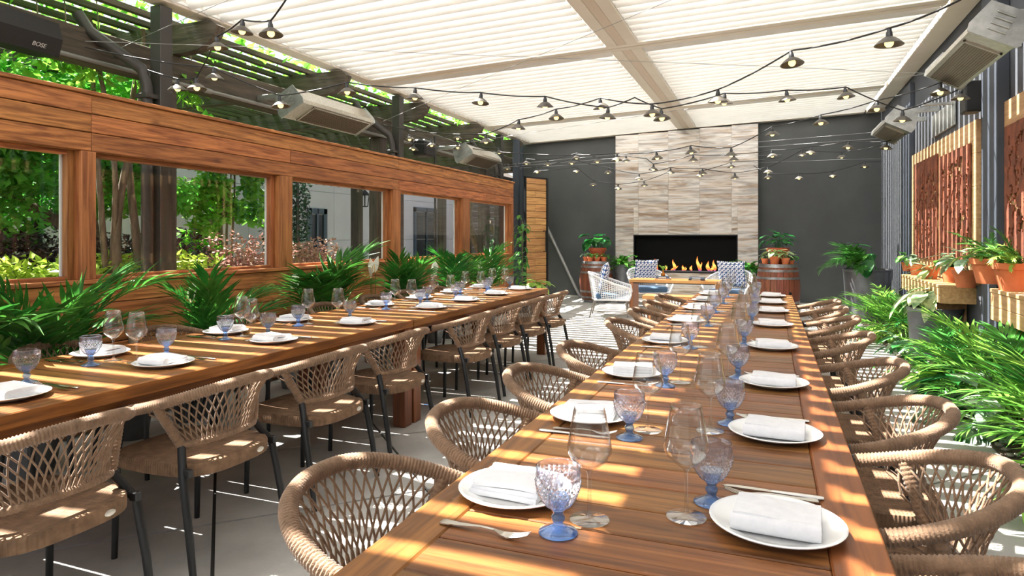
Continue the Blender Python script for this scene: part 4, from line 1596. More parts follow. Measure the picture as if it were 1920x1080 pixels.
FR = {
    'palm': [palm_frond(1.1, 17, 0.42, 0.036, 84, 15, rp_).mesh('frond', m_palm, 180), palm_frond(0.95, 15, 0.38, 0.034, 86, 35, rp_).mesh('frond', m_palm, 180), palm_frond(1.1, 18, 0.42, 0.036, 80, -10, rp_).mesh('frond', m_palm, 180)],
    'palm_lit': [palm_frond(1.1, 15, 0.34, 0.030, 84, 10, rp_).mesh('frond', m_palm_lit, 180), palm_frond(0.9, 13, 0.32, 0.030, 86, 25, rp_).mesh('frond', m_palm_lit, 180), palm_frond(1.05, 15, 0.34, 0.028, 78, -20, rp_).mesh('frond', m_palm_lit, 180)],
    'fern': [palm_frond(0.42, 26, 0.075, 0.016, 78, -30, rp_, 0.1).mesh('frond', m_fern, 180), palm_frond(0.36, 24, 0.07, 0.016, 84, 0, rp_, 0.1).mesh('frond', m_fern, 180)],
    'asparagus': [palm_frond(0.34, 22, 0.06, 0.008, 82, 15, rp_, 0.1).mesh('frond', m_mid, 180), palm_frond(0.3, 22, 0.055, 0.008, 70, -30, rp_, 0.1).mesh('frond', m_lime, 180)],
    'monstera': sharedleaf('leaf', m_deep, 0.22, 0.20, 'heart', 0.36, 0.5),
    'philo': sharedleaf('leaf', m_deep, 0.26, 0.17, 'heart', 0.40, 0.45),
    'lily': sharedleaf('leaf', m_deep, 0.30, 0.10, 'oval', 0.22, 0.6),
    'dieff': sharedleaf('leaf', m_varieg, 0.28, 0.12, 'oval', 0.16, 0.55),
    'dieff_small': sharedleaf('leaf', m_varieg, 0.17, 0.07, 'oval', 0.12, 0.5),
    'calathea': sharedleaf('leaf', m_calathea, 0.22, 0.10, 'oval', 0.24, 0.6),
    'herb': sharedleaf('leaf', m_mid, 0.09, 0.05, 'oval', 0.09, 0.5),
    'silver': sharedleaf('leaf', m_calathea, 0.09, 0.05, 'oval', 0.08, 0.5),
    'aloe': sharedleaf('leaf', m_varieg, 0.2, 0.042, 'lance', 0.0, 0.35),
    'cordy': sharedleaf('leaf', m_redleaf, 0.34, 0.05, 'lance', 0.05, 0.6),
    'hosta': sharedleaf('leaf', m_lime, 0.18, 0.12, 'heart', 0.18, 0.55),
    'grass': sharedleaf('leaf', m_palm_lit, 0.45, 0.02, 'lance', 0.0, 1.1),
    'bigleaf': sharedleaf('leaf', m_mid, 0.34, 0.15, 'oval', 0.3, 0.6),
}
def pot_parts(t, r, h, m, rim=True, soil=True):
    pr = [(0, 0), (r * 0.68, 0), (r * 0.93, h * 0.78)]
    if rim:
        pr += [(r * 1.03, h * 0.78), (r * 1.06, h), (r * 0.96, h), (r * 0.9, h * 0.8)]
    else:
        pr += [(r, h), (r * 0.94, h), (r * 0.9, h * 0.8)]
    pr += [(r * 0.88, h * 0.88), (0, h * 0.88)]
    pr = pr[:-2] + [(r * 0.86, h * 0.7)]
    MB().lathe(pr, 28).build('pot', m, t, 50)
    MB().lathe([(0, h * 0.86), (r * 0.9, h * 0.85), (r * 0.9, h * 0.8)][::-1], 20).build('soil', m_soil, t, 50)
    return h * 0.85
def leaves(t, kind, n, z, rng, sc=(0.8, 1.15), tilt=(-12, 30), spread=0.04, nm=None, az=None, zj=0.0):
    for i in range(n):
        a = (2 * PI * (i / n) + rng.uniform(-0.4, 0.4)) if az is None else rng.uniform(*az[i % len(az)])
        s_ = rng.uniform(*sc)
        tl = math.radians(rng.uniform(*tilt))
        rr = spread * math.sqrt(rng.random())
        b = rng.uniform(0, 2 * PI)
        M_ = Matrix.Translation((rr * math.cos(b), rr * math.sin(b), z + rng.uniform(0, zj))) @ Matrix.Rotation(a, 4, 'Z') @ Matrix.Rotation(-tl, 4, 'X') @ Matrix.Scale(s_, 4)
        nme = nm or ('frond' if kind in ('palm', 'palm_lit', 'fern', 'asparagus') else 'leaf')
        put(rng.choice(FR[kind]), nme, t, mtx=M_)
def plant(name, label, cat, loc, pot, items, group=None, seed=0, az=None):
    """pot: None or (r, h, material); items: list of (kind, n, kwargs)"""
    rng = random.Random(seed + 31)
    t = thing(name, label, cat, loc, 0, group)
    z = 0.0
    if pot:
        z = pot_parts(t, *pot)
    for kind, n, kw in items:
        kw = dict(kw)
        if az:
            kw.setdefault('az', az)
        leaves(t, kind, n, z + kw.pop('dz', 0.0), rng, **kw)
    return t

AZL = [(PI - 0.1, PI + 0.7), (2 * PI - 0.7, 2 * PI + 0.1), (1.25 * PI, 1.75 * PI)]
AZR = [(0.0, 0.9), (PI - 0.9, PI), (0.9, 2.2)]
# --- palms and lilies along the cedar screen
PX = -3.97
def alongfence(px, x=PX):
    return on_x(px, x).y
pals = [(45, 10, 0.95, 'large arching palm at the left edge of the photo'), (395, 7, 0.78, 'feathery palm below the vine window'), (605, 9, 0.88, 'tall feathery palm below the second window post'),
        (755, 8, 0.8, 'feathery palm below the third window post'), (845, 8, 0.8, 'feathery palm below the fourth window'), (912, 8, 0.82, 'feathery palm below the last narrow window')]
for i, (px, n, sc, lb) in enumerate(pals):
    y = alongfence(px)
    plant('potted_palm', lb, 'palm', (PX + (0.06 if i == 0 else 0), y, 0), (0.17, 0.34, m_zinc), [('palm', n, dict(sc=(sc * 0.85, sc * 1.15), tilt=(-18, 4), spread=0.06)), ('palm_lit' if i > 1 else 'palm', 2, dict(sc=(sc * 0.6, sc * 0.8), tilt=(-5, 10), spread=0.07))], 'palms along the cedar screen', i, AZL)
lil = [(250, 'dark leaved peace lily between the first two palms'), (352, 'peace lily with one white flower left of the vine window palm'), (548, 'peace lily with a small white flower near the second post'), (700, 'peace lily with tall white flowers under the third window'),
       (815, 'peace lily with a white flower under the fourth window'), (900, 'peace lily with a white flower under the last window')]
def spathe(t, h, s_, rz):
    st = MB().tube([V(0, 0, 0.25), V(0.01, 0.02, h * 0.7), V(0.0, 0.03, h)], [0.004, 0.0035, 0.003], 6).build('flower_stem', m_stem, t, 180)
    mb = MB()
    leaf_geo(mb, V(0, 0.03, h), V(0.1, 0.35, 1), V(0, -1, 0.3), 0.17 * s_, 0.095 * s_, 7, -0.35, 0.5, 'oval')
    f = mb.build('spathe', m_spathe, t, 180)
    d = MB().tube([V(0, 0.03, h), V(0.0, 0.01, h + 0.09 * s_)], [0.006, 0.005], 7).build('spadix', m_spadix, t, 180)
    for o in (st, f, d):
        o.rotation_euler = (0, 0, rz)
for i, (px, lb) in enumerate(lil):
    y = alongfence(px, -3.98)
    t = plant('peace_lily', lb, 'plant', (-3.98, y, 0), (0.13, 0.3, m_zinc), [('lily', 11, dict(sc=(0.7, 1.0), tilt=(-12, 12), spread=0.05))], 'peace lilies along the cedar screen', 40 + i, AZL)
    for k in range((0, 1, 1, 3, 1, 1)[i]):
        spathe(t, (0.86, 0.9, 0.92, 0.95)[k % 4] - 0.06 * k + (0.1 if i == 3 else 0), 1.0 if i > 1 else 0.9, R.uniform(-0.8, 0.8) + k * 1.6)
# climber and hosta at the end of the screen
ce = on_x(968, -4.18)
cl = thing('climbing_plant', 'leafy green climber on a pole at the far end of the screen', 'plant', (-4.12, ce.y + 0.12, 0))
MB().lathe([(0, 0), (0.13, 0), (0.16, 0.3), (0.13, 0.3), (0.12, 0.27), (0, 0.27)], 20).build('pot', m_zinc, cl, 50)
MB().tube([(0, 0, 0.2), (0.01, 0, 1.0), (0, 0.02, 1.62)], 0.012, 6).build('pole', m_bark, cl)
rng = random.Random(77)
for i in range(70):
    z = 0.35 + 1.3 * rng.random()
    M_ = Matrix.Translation((0, 0, z)) @ Matrix.Rotation(rng.uniform(0, 2 * PI), 4, 'Z') @ Matrix.Rotation(math.radians(rng.uniform(-70, -30)), 4, 'X') @ Matrix.Scale(rng.uniform(0.9, 1.5), 4)
    put(rng.choice(FR['herb']), 'leaf', cl, mtx=M_)
plant('hosta', 'cream edged hosta in a pot beside the plank door', 'plant', (-3.75, ce.y - 0.1, 0), (0.17, 0.5, m_zinc), [('hosta', 22, dict(sc=(0.7, 1.1), tilt=(-10, 60), spread=0.08))], None, 60)

# --- barrels: one big bowl with a leafy plant, small terracotta pots in front, ferns beside
def barrel_top(bx_, by_, bz, side, seed, offs):
    t = plant('potted_monstera', 'large glossy leaved plant in a wide terracotta bowl on the %s barrel' % side, 'plant', (bx_, by_ + 0.1, bz - 0.02), (0.175, 0.29, m_terra_dark),
              [('monstera' if side == 'left' else 'philo', 26, dict(sc=(0.65, 1.1) if side == 'left' else (0.5, 0.8), tilt=(-8, 50), spread=0.08))], 'leafy plants on the barrels', seed)
    kinds = ['silver', 'herb', 'dieff_small' if side == 'right' else 'herb', 'herb', 'herb']
    names = ['leftmost', 'second', 'third', 'rightmost']
    for i, (dx, dy, r_) in enumerate(offs):
        plant('potted_herb', '%s small terracotta pot of herbs on the %s barrel' % (names[i] if i in (0, 3) else names[i] + ' from left', side), 'plant', (bx_ + dx, by_ + dy, bz - 0.02 if math.hypot(dx, dy) < 0.24 else bz), (r_, r_ * 1.75, m_terra),
              [((kinds[i] if not (side == 'right' and i == 1) else 'dieff_small'), 12 if i != 1 or side == 'left' else 14, dict(sc=(0.7, 1.15) if not (side == 'right' and i == 1) else (0.9, 1.7), tilt=(-8, 40), spread=r_ * 0.5))], 'small terracotta pots on the barrels', seed + 10 + i)
barrel_top(LBX, LBY, LBH, 'left', 100, [(-0.2, -0.08, 0.062), (-0.085, -0.16, 0.06), (0.06, -0.165, 0.06), (0.185, -0.1, 0.058)])
barrel_top(RBX, RBY, RBH, 'right', 130, [(-0.205, -0.07, 0.062), (-0.055, -0.16, 0.085), (0.115, -0.14, 0.07), (0.215, -0.03, 0.045)])
plant('boston_fern', 'bushy fern on a stand behind the left armchair', 'fern', (on_y(1168, 13.45).x, 13.45, 0), (0.18, 0.78, m_zinc), [('fern', 38, dict(sc=(0.9, 1.25), tilt=(-8, 50), spread=0.08))], 'ferns beside the fire', 150)
plant('boston_fern', 'bushy fern on a stand behind the right armchair', 'fern', (on_y(1407, 13.0).x - 0.02, 13.05, 0), (0.18, 0.74, m_zinc), [('fern', 40, dict(sc=(0.95, 1.3), tilt=(-8, 60), spread=0.1))], 'ferns beside the fire', 151)

# --- big zinc planters on the right
def zinc_planter(x, y, r, h, label):
    t = thing('zinc_planter', label, 'planter', (x, y, 0.02 if x > 1.3 else 0.0), 0, 'zinc planters')
    MB().lathe([(0, 0), (r * 0.86, 0), (r, h), (r * 0.94, h), (r * 0.93, h - 0.05)], 36).build('shell', m_zinc, t, 50)
    MB().lathe([(r * 0.935, h - 0.05), (0, h - 0.03)], 24).build('soil', m_pebble, t, 60)
    MB().lathe([(r * 1.0, h - 0.035), (r * 1.015, h - 0.03), (r * 1.015, h), (r * 0.99, h + 0.004)], 36).build('rim_band', m_zinc, t, 50)
    return t
zinc_planter(1.47, 12.1, 0.36, 0.80, 'dark zinc planter in the far right corner')
plant('philodendron', 'broad leaved plant in the far corner zinc planter', 'plant', (1.53, 12.1, 0.77), None, [('bigleaf', 8, dict(sc=(0.9, 1.25), tilt=(-10, 30), spread=0.1)), ('philo', 10, dict(sc=(0.8, 1.15), tilt=(0, 70), spread=0.12))], None, 160, [(0, PI)])
plant('small_palm', 'small feathery palm in the far corner zinc planter', 'palm', (1.36, 12.02, 0.77), None, [('palm', 16, dict(sc=(0.45, 0.65), tilt=(0, 65), spread=0.06, az=[(0, PI)]))], None, 161)
zinc_planter(1.665, 8.35, 0.265, 0.56, 'dark zinc planter in the bed below the ledge gap')
plant('dieffenbachia', 'large cream splashed dieffenbachia in the bed planter', 'plant', (1.665, 8.35, 0.55), None, [('dieff', 20, dict(sc=(0.9, 1.35), tilt=(-12, 55), spread=0.1, zj=0.12))], None, 162, [(0, PI)])

# --- planting bed
bedp = [
    ('red_cordyline', 'red leaved cordyline at the far end of the planting bed', 'plant', (1.42, 10.6), [('cordy', 20, dict(sc=(0.9, 1.3), tilt=(10, 80), spread=0.06))]),
    ('bamboo_palm', 'bushy bamboo palm at the far end of the planting bed', 'palm', (1.54, 10.35), [('palm_lit', 12, dict(sc=(0.6, 0.86), tilt=(-8, 45), spread=0.14)), ('palm', 5, dict(sc=(0.55, 0.75), tilt=(-8, 50), spread=0.14)), ('grass', 18, dict(sc=(0.8, 1.5), tilt=(-5, 40), spread=0.1))]),
    ('bamboo_palm', 'bushy bamboo palm between the two zinc planters', 'palm', (1.57, 9.45), [('palm_lit', 11, dict(sc=(0.6, 0.86), tilt=(-8, 45), spread=0.14)), ('palm', 5, dict(sc=(0.55, 0.75), tilt=(-8, 50), spread=0.14)), ('grass', 20, dict(sc=(0.8, 1.5), tilt=(-5, 45), spread=0.1))]),
    ('croton', 'low mixed foliage with reddish leaves in front of the zinc planter', 'plant', (1.48, 8.75), [('calathea', 14, dict(sc=(0.7, 1.0), tilt=(5, 65), spread=0.1)), ('cordy', 6, dict(sc=(0.4, 0.7), tilt=(10, 60)))]),
    ('hosta', 'low lime hosta at the edge of the pebbles', 'plant', (1.46, 9.65), [('hosta', 16, dict(sc=(0.8, 1.2), tilt=(10, 70), spread=0.08))]),
    ('philodendron', 'round leaved plant beside the bed planter', 'plant', (1.42, 8.1), [('philo', 8, dict(sc=(0.5, 0.8), tilt=(20, 80), spread=0.06))]),
    ('bamboo_palm', 'spreading bamboo palm right of the bed planter', 'palm', (1.64, 6.95), [('palm_lit', 10, dict(sc=(0.52, 0.8), tilt=(-8, 45), spread=0.14)), ('palm', 5, dict(sc=(0.55, 0.8), tilt=(-8, 50), spread=0.14)), ('grass', 16, dict(sc=(0.8, 1.6), tilt=(0, 50), spread=0.1))]),
    ('bamboo_palm', 'spreading bamboo palm under the near ledge', 'palm', (1.62, 6.2), [('palm_lit', 10, dict(sc=(0.52, 0.8), tilt=(-8, 45), spread=0.14)), ('palm', 5, dict(sc=(0.55, 0.8), tilt=(-8, 50), spread=0.14)), ('grass', 16, dict(sc=(0.8, 1.6), tilt=(0, 50), spread=0.1))]),
    ('bamboo_palm', 'spreading bamboo palm at the right edge of the photo', 'palm', (1.64, 5.3), [('palm_lit', 10, dict(sc=(0.52, 0.8), tilt=(-8, 45), spread=0.14)), ('palm', 5, dict(sc=(0.55, 0.8), tilt=(-8, 50), spread=0.14)), ('grass', 14, dict(sc=(0.8, 1.5), tilt=(0, 50), spread=0.1))]),
    ('hosta', 'pale lime hosta under the spreading palms', 'plant', (1.44, 6.95), [('hosta', 18, dict(sc=(0.9, 1.3), tilt=(10, 75), spread=0.08))]),
    ('lily_clump', 'dark green broad leaved clump under the palms', 'plant', (1.46, 6.3), [('lily', 18, dict(sc=(0.9, 1.3), tilt=(0, 65), spread=0.1))]),
    ('calathea', 'striped calathea with pink undersides nearest the pebbles', 'plant', (1.46, 5.45), [('calathea', 26, dict(sc=(1.0, 1.5), tilt=(0, 65), spread=0.1)), ('cordy', 5, dict(sc=(0.6, 0.9), tilt=(0, 40)))]),
    ('bamboo_palm', 'bamboo palm at the near end of the planting bed', 'palm', (1.68, 4.3), [('palm_lit', 14, dict(sc=(0.7, 0.95), tilt=(-5, 60), spread=0.1))]),
    ('calathea', 'striped calathea at the near end of the planting bed', 'plant', (1.52, 3.9), [('calathea', 18, dict(sc=(0.9, 1.3), tilt=(5, 65), spread=0.1))]),
]
for i, (nm, lb, ct_, (x, y), it) in enumerate(bedp):
    plant(nm, lb, ct_, (x, y, 0.012), None, it, 'plants in the bed along the right wall', 170 + i, AZR)

# --- terracotta pots on the ledges
lp_ = [
    (1700, 1.86, 0.07, 0.13, 'herb', 14, 'small terracotta pot of dark herbs at the far end of the far ledge'),
    (1718, 1.78, 0.085, 0.145, 'silver', 20, 'terracotta pot of silvery foliage on the far ledge'),
    (1746, 1.79, 0.085, 0.155, 'aloe', 14, 'terracotta pot of cream striped aloe on the far ledge'),
    (1783, 1.85, 0.10, 0.17, 'herb', 20, 'terracotta pot of leafy herbs behind the aloe pot'),
    (1811, 1.80, 0.115, 0.17, 'calathea', 13, 'wide terracotta pot of crinkled dark leaves on the far ledge'),
]
for i, (px, x, r_, h_, kd, n, lb) in enumerate(lp_):
    y = on_x(px, x).y
    plant('potted_plant', lb, 'plant', (x, y, 0.845), (r_, h_, m_terra), [(kd, n, dict(sc=(1.1, 1.7) if kd != 'calathea' else (0.7, 1.05), tilt=(-8, 45), spread=r_ * 0.5))], 'terracotta pots on the ledges', 200 + i, AZR)
for i, (px, x, r_, h_, kd, n, lb, ex) in enumerate([
    (1857, 1.80, 0.15, 0.22, 'asparagus', 22, 'large terracotta pot of asparagus fern next to the blue column', 'dieff_small'),
    (1903, 1.74, 0.145, 0.21, 'asparagus', 20, 'large terracotta pot of pale feathery fern at the right edge', 'herb'),
    (1990, 1.76, 0.14, 0.2, 'aloe', 14, 'large terracotta pot of striped aloe beyond the right edge', 'herb')]):
    y = on_x(px, x).y
    plant('potted_plant', lb, 'plant', (x, y, 0.935), (r_, h_, m_terra), [(kd, n, dict(sc=(0.75, 1.15), tilt=(-10, 45), spread=r_ * 0.5)), (ex, 7, dict(sc=(0.8, 1.2), tilt=(0, 50), spread=r_ * 0.4))], 'terracotta pots on the ledges', 220 + i, AZR)
# ------------------------------------------------------------------ steel posts of the roof, outside the cedar screen
for i, (y, lb) in enumerate(((0.3, 'brown black steel roof post before the first window'), (4.42, 'brown black steel roof post with rain pipe behind the near screen'), (8.5, 'brown black steel roof post behind the third window'), (12.45, 'brown black steel roof post beyond the end of the screen'))):
    t = thing('steel_post', lb, 'post', (-5.13, y, -0.03), 0, 'steel roof posts')
    MB().bb(-0.065, 0.065, -0.065, 0.065, 0, 3.45, 0.006).build('shaft', m_darkpost, t)
    MB().bb(-0.11, 0.11, -0.11, 0.11, 0.0, 0.03, 0.004).build('foot_plate', m_darkpost, t)
    pipe = [(-0.02, -0.13, 0.0), (-0.02, -0.13, 2.72), (-0.05, -0.16, 2.86), (-0.35, -0.42, 3.15), (-0.42, -0.48, 3.3)]
    MB().tube(pipe, 0.05, 10).build('rain_pipe', m_darkpost, t, 60)
    MB().bb(-0.085, 0.045, -0.195, -0.06, 2.6, 2.64, 0.004).build('pipe_clip', m_darkpost, t)

# ------------------------------------------------------------------ old timber pergola in the garden
pg = thing('timber_pergola', 'weathered dark timber garden pergola behind the cedar screen', 'pergola', (0, 0, 0))
for bx_ in (-5.55, -8.6):
    MB().bb(bx_ - 0.08, bx_ + 0.08, -2.0, 17.5, 2.84, 3.14, 0.008).build('beam', m_timber_y, pg)
    for py_ in ((0.2, 4.78, 8.62, 12.6, 16.6) if bx_ > -6 else (0.2, 4.32, 8.42, 12.5, 16.6)):
        w = 0.1
        MB().bb(bx_ - w, bx_ + w, py_ - w, py_ + w, -0.03, 2.84, 0.01).build('post', m_timber_z, pg)
def rafter():
    # corbelled end: quarter-round undercut at both tips
    pts = [(-9.3, 3.42), (-4.98, 3.42), (-4.90, 3.36), (-4.94, 3.27), (-5.02, 3.2), (-5.14, 3.155), (-5.3, 3.14), (-9.0, 3.14), (-9.2, 3.2)]
    vs = [(x, -0.055, z) for x, z in pts] + [(x, 0.055, z) for x, z in pts]
    n = len(pts)
    fs = [tuple(range(n)), tuple(range(n, 2 * n))[::-1]] + [((i + 1) % n, i, n + i, n + (i + 1) % n) for i in range(n)]
    return MB().add(vs, fs).mesh('rafter', m_timber)
rm = rafter()
for i in range(9):
    put(rm, 'rafter', pg, (0, 0.75 + 2.07 * i, 0))
bt = MB().bb(-0.03, 0.03, -2.0, 17.5, 3.42, 3.475, 0.004).mesh('batten', m_timber_y)
for i in range(15):
    put(bt, 'batten', pg, (-5.5 - i * 0.26, 0, 0))
lat = MB().bb(-9.2, -5.6, -0.015, 0.015, 2.80, 2.835).mesh('lath', m_timber)
for i in range(28):
    put(lat, 'lath', pg, (0, 5.6 + i * 0.26, -0.32))
cd = thing('conduit', 'grey metal conduit running along the pergola beam', 'conduit', (-5.44, 0, 2.86))
MB().tube([(0, -2, 0), (0, 13.8, 0)], 0.02, 8).build('pipe', m_conduit, cd, 60)
for y in (1.5, 3.4, 5.2, 7.6, 9.8, 12.0):
    MB().tube([(0, y, 0), (0, y + 0.09, 0)], 0.028, 8).build('coupling', m_conduit, cd, 60)
for i, px in ((0, 316), (2, 816)):
    b = on_x(px, -5.38)
    o = thing('gas_riser', 'thin dark riser pipe %s above the cedar screen' % ('beside the near steel post', 'left of the near heater', 'between the second and third steel posts')[i], 'pipe', (-5.38, b.y, 0.0), 0, 'riser pipes')
    MB().tube([(0, 0, -0.02), (0, 0, 3.04)], 0.022, 8).build('pipe', m_darkpost, o, 60)
    MB().tube([(0, 0, 3.02), (0, 0, 3.08)], 0.03, 8).build('cap', m_darkpost, o, 60)

# ------------------------------------------------------------------ foliage made of real leaves
def foliage(sampler, n, size, m, name, parent, seed, jitter=0.4, elong=1.6):
    r = random.Random(seed)
    vs, fs = [], []
    for i in range(n):
        p, nrm = sampler(r)
        d = V(r.gauss(0, 1), r.gauss(0, 1), r.gauss(0, 0.6) - 0.25)
        d.normalize()
        nn = (nrm + V(r.gauss(0, 1), r.gauss(0, 1), r.gauss(0, 1)) * jitter + V(0, 0, 0.5))
        s_ = d.cross(nn)
        if s_.length < 1e-3:
            continue
        s_.normalize()
        q = d.cross(s_).normalized()
        L = size * r.uniform(0.65, 1.35)
        w = L / elong / 2
        b = len(vs)
        vs += [p, p + d * L * 0.45 + s_ * w + q * 0.1 * L, p + d * L, p + d * L * 0.45 - s_ * w + q * 0.1 * L]
        fs += [(b, b + 1, b + 2), (b, b + 2, b + 3)]
    o = MB().add(vs, fs).build(name, m, parent)
    tag(o, kind='stuff')
    return o
def blobs(cs):
    """sampler over the shells of several ellipsoids (cx,cy,cz,rx,ry,rz)"""
    wts = [c[3] * c[4] for c in cs]
    def f(r):
        c = r.choices(cs, wts)[0]
        d = V(r.gauss(0, 1), r.gauss(0, 1), r.gauss(0, 1)).normalized()
        k = 0.55 + 0.45 * r.random() ** 0.5
        return V(c[0] + d.x * c[3] * k, c[1] + d.y * c[4] * k, c[2] + d.z * c[5] * k), d
    return f
def tree(label, loc, trunks, cs, n, size, m, seed, name='tree', group=None, cat='tree', crown='crown'):
    t = thing(name, label, cat, loc, 0, group)
    for pts, r0, r1 in trunks:
        k = len(pts)
        MB().tube(pts, [r0 + (r1 - r0) * i / (k - 1) for i in range(k)], 8).build('trunk' if r0 > 0.05 else 'branch', m_bark, t, 180)
    foliage(blobs(cs), n, size, m, crown, t, seed)
    return t
rq = random.Random(9)
mc = []
for i in range(40):
    mc.append((rq.uniform(-1.0, 1.2), rq.uniform(-2.8, 1.3), rq.uniform(1.5, 3.4), rq.uniform(0.4, 0.75), rq.uniform(0.45, 0.8), rq.uniform(0.22, 0.4)))
tree('green maple tree filling the first window', (-8.0, 5.2, -0.03),
     [([(0, 1.0, 0), (0.02, 0.95, 0.9), (-0.1, 0.7, 1.35), (-0.2, 0.1, 1.7), (-0.2, -0.6, 2.1)], 0.13, 0.05), ([(-0.05, 0.8, 1.2), (0.2, 0.5, 1.7), (0.4, 0.3, 2.5)], 0.07, 0.03), ([(-0.15, 0.5, 1.5), (-0.7, 0.2, 2.0), (-1.1, -0.1, 2.6)], 0.06, 0.03)],
     mc, 26000, 0.115, m_maple, 21, 'maple_tree')
# wisteria: twisting trunks between the first posts
tw = []
for k in range(5):
    ph = k * 1.3
    tw.append(([(0.1 * math.sin(ph) * (0.4 + z * 0.25) + 0.06 * math.sin(z * 2.2 + ph), 0.12 * math.cos(ph) * (0.3 + z * 0.6) + 0.07 * math.sin(z * 1.7 + 2 * ph) + (0.22 if k == 4 else 0) * (1), z) for z in [0.0 + 0.2 * i for i in range(18)]], 0.055 if k < 2 else 0.035, 0.018))
tree('bare twisting wisteria trunks between the first window posts', (-5.85, on_x(222, -5.85).y, -0.03), tw, [(0.2, 0.3, 3.0, 0.25, 0.4, 0.3), (-0.2, -0.5, 2.9, 0.3, 0.4, 0.35)], 260, 0.1, m_wist, 23, 'wisteria', None, 'vine', 'leaf_cluster')
# canopy on top of the pergola
can = thing('wisteria_canopy', 'bright green wisteria leaves lying over the garden pergola', 'vine', (0, 0, 3.5))
def canop(r):
    return V(r.uniform(-9.3, -5.3), r.uniform(-1.5, 16.5), 0.02 + 0.35 * r.random() ** 1.6), V(0, 0, 1)
foliage(canop, 9000, 0.13, m_wist, 'leaf_mat', can, 24, 0.6)
for k in range(9):
    y = -1 + k * 2.0
    x = -6.2 - (k * 0.83) % 2.4
    MB().tube([(x + 0.1 * math.sin(i), y + i * 0.55, 0.05 + 0.02 * math.cos(i * 2)) for i in range(8)], 0.018, 6).build('vine_stem', m_bark, can, 180)
# hanging sprays under the beam
for i, (px, py, s_, lb) in enumerate([(65, 105, 0.16, 'small hanging wisteria spray at the far left'), (118, 120, 0.2, 'hanging wisteria spray left of the near steel post'), (180, 148, 0.26, 'broad leafy wisteria spray above the second window'), (355, 190, 0.24, 'leafy wisteria spray right of the near steel post')]):
    p = on_x(px, -5.75, py)
    t = thing('wisteria_spray', lb, 'vine', (p.x, p.y, p.z + s_), 0, 'hanging wisteria sprays')
    MB().tube([(0, 0, 0.5), (0.02, 0.01, 0.2), (0, 0, -s_ * 0.8)], 0.006, 5).build('stem', m_bark, t)
    foliage(blobs([(0, 0, -s_ * 0.4, s_ * 0.5, s_ * 0.8, s_ * 0.8)]), 55, 0.12, m_wist, 'leaf_cluster', t, 50 + i, 0.4, 2.2)
# vine covered second-row post
vp = []
rv = random.Random(4)
for i in range(22):
    z = rv.uniform(0.75, 3.1)
    vp.append((rv.uniform(-0.1, 0.35), rv.gauss(-0.42 if z < 2.3 else -0.1, 0.34), z, 0.18, 0.26, 0.22))
for i in range(6):
    vp.append((rv.uniform(0, 0.3), rv.uniform(0.35, 0.75), rv.uniform(1.75, 2.9), 0.15, 0.2, 0.2))
tree('bright vine climbing the dark garden post behind the second window', (-8.4, 8.42, -0.03), [([(0.14 + 0.03 * math.sin(z * 3 + k), -0.1 + 0.1 * k + 0.04 * math.cos(z * 2), z) for z in [0.2 * i for i in range(15)]], 0.025, 0.012) for k in range(3)],
     vp, 3400, 0.15, m_wist, 27, 'climbing_vine', None, 'vine', 'leaf_cluster')
def shrub(label, x, y, r, zc, m, seed, n=900, size=0.07, group=None, name='shrub', rz=None):
    t = thing(name, label, 'shrub', (x, y, -0.03), 0, group)
    rs = random.Random(seed)
    for k in range(5):
        a = rs.uniform(0, 2 * PI)
        MB().tube([(0, 0, 0), (0.2 * r * math.cos(a), 0.2 * r * math.sin(a), zc * 0.6), (0.6 * r * math.cos(a), 0.6 * r * math.sin(a), zc)], [0.018, 0.012, 0.006], 5).build('stem', m_bark, t)
    cs = [(rs.uniform(-0.4, 0.4) * r, rs.uniform(-0.5, 0.5) * r, zc + rs.uniform(-0.35, 0.3) * r, r * 0.55, r * 0.6, r * 0.45) for k in range(7)]
    foliage(blobs(cs), n, size, m, 'foliage', t, seed, 0.4, 1.9)
lime = [(10, 'far left of the first window'), (75, 'left of the first window post'), (120, 'beside the first window post'), (235, 'at the foot of the twisting trunks'), (330, 'right of the dark garden post')]
for i, (px, lb) in enumerate(lime):
    p = on_x(px, -6.0)
    shrub('sunlit yellow green shrub ' + lb, -6.0, p.y, 0.5, 0.92, m_shrub_lime, 60 + i, 1100, 0.085, 'yellow green shrubs')
for i, (px, lb) in enumerate([(40, 'under the maple'), (100, 'right of the maple trunk'), (215, 'behind the twisting trunks'), (300, 'behind the garden post')]):
    p = on_x(px, -7.3)
    shrub('dark purple shrub ' + lb, -7.3, p.y, 0.6, 1.1, m_shrub_purple, 70 + i, 1000, 0.08, 'dark purple shrubs')
p = on_x(455, -7.2)
shrub('pinkish shrub in front of the white house wall', -7.2, p.y, 0.66, 0.98, m_shrub_pink, 80, 2400, 0.07)
p = on_x(580, -7.6)
shrub('pinkish shrub left of the dark posts in the third window', -7.6, p.y, 0.6, 0.95, m_shrub_pink, 81, 1800, 0.07)
p = on_x(622, -8.3)
shrub('dark shrub between the garden posts in the third window', -8.3, p.y, 0.5, 0.8, m_shrub_purple, 82, 700, 0.08)
for i, (px, x, lb) in enumerate([(518, -9.6, 'narrow ivy green cypress at the second window edge'), (558, -9.9, 'narrow cypress beside the dark house window')]):
    p = on_x(px, x)
    tree(lb, (x, p.y, -0.03), [([(0, 0, 0), (0, 0, 2.8)], 0.06, 0.03)], [(0, 0, 0.5 + 0.35 * k, 0.28, 0.3, 0.35) for k in range(8)], 1800, 0.09, m_conifer, 90 + i, 'cypress')
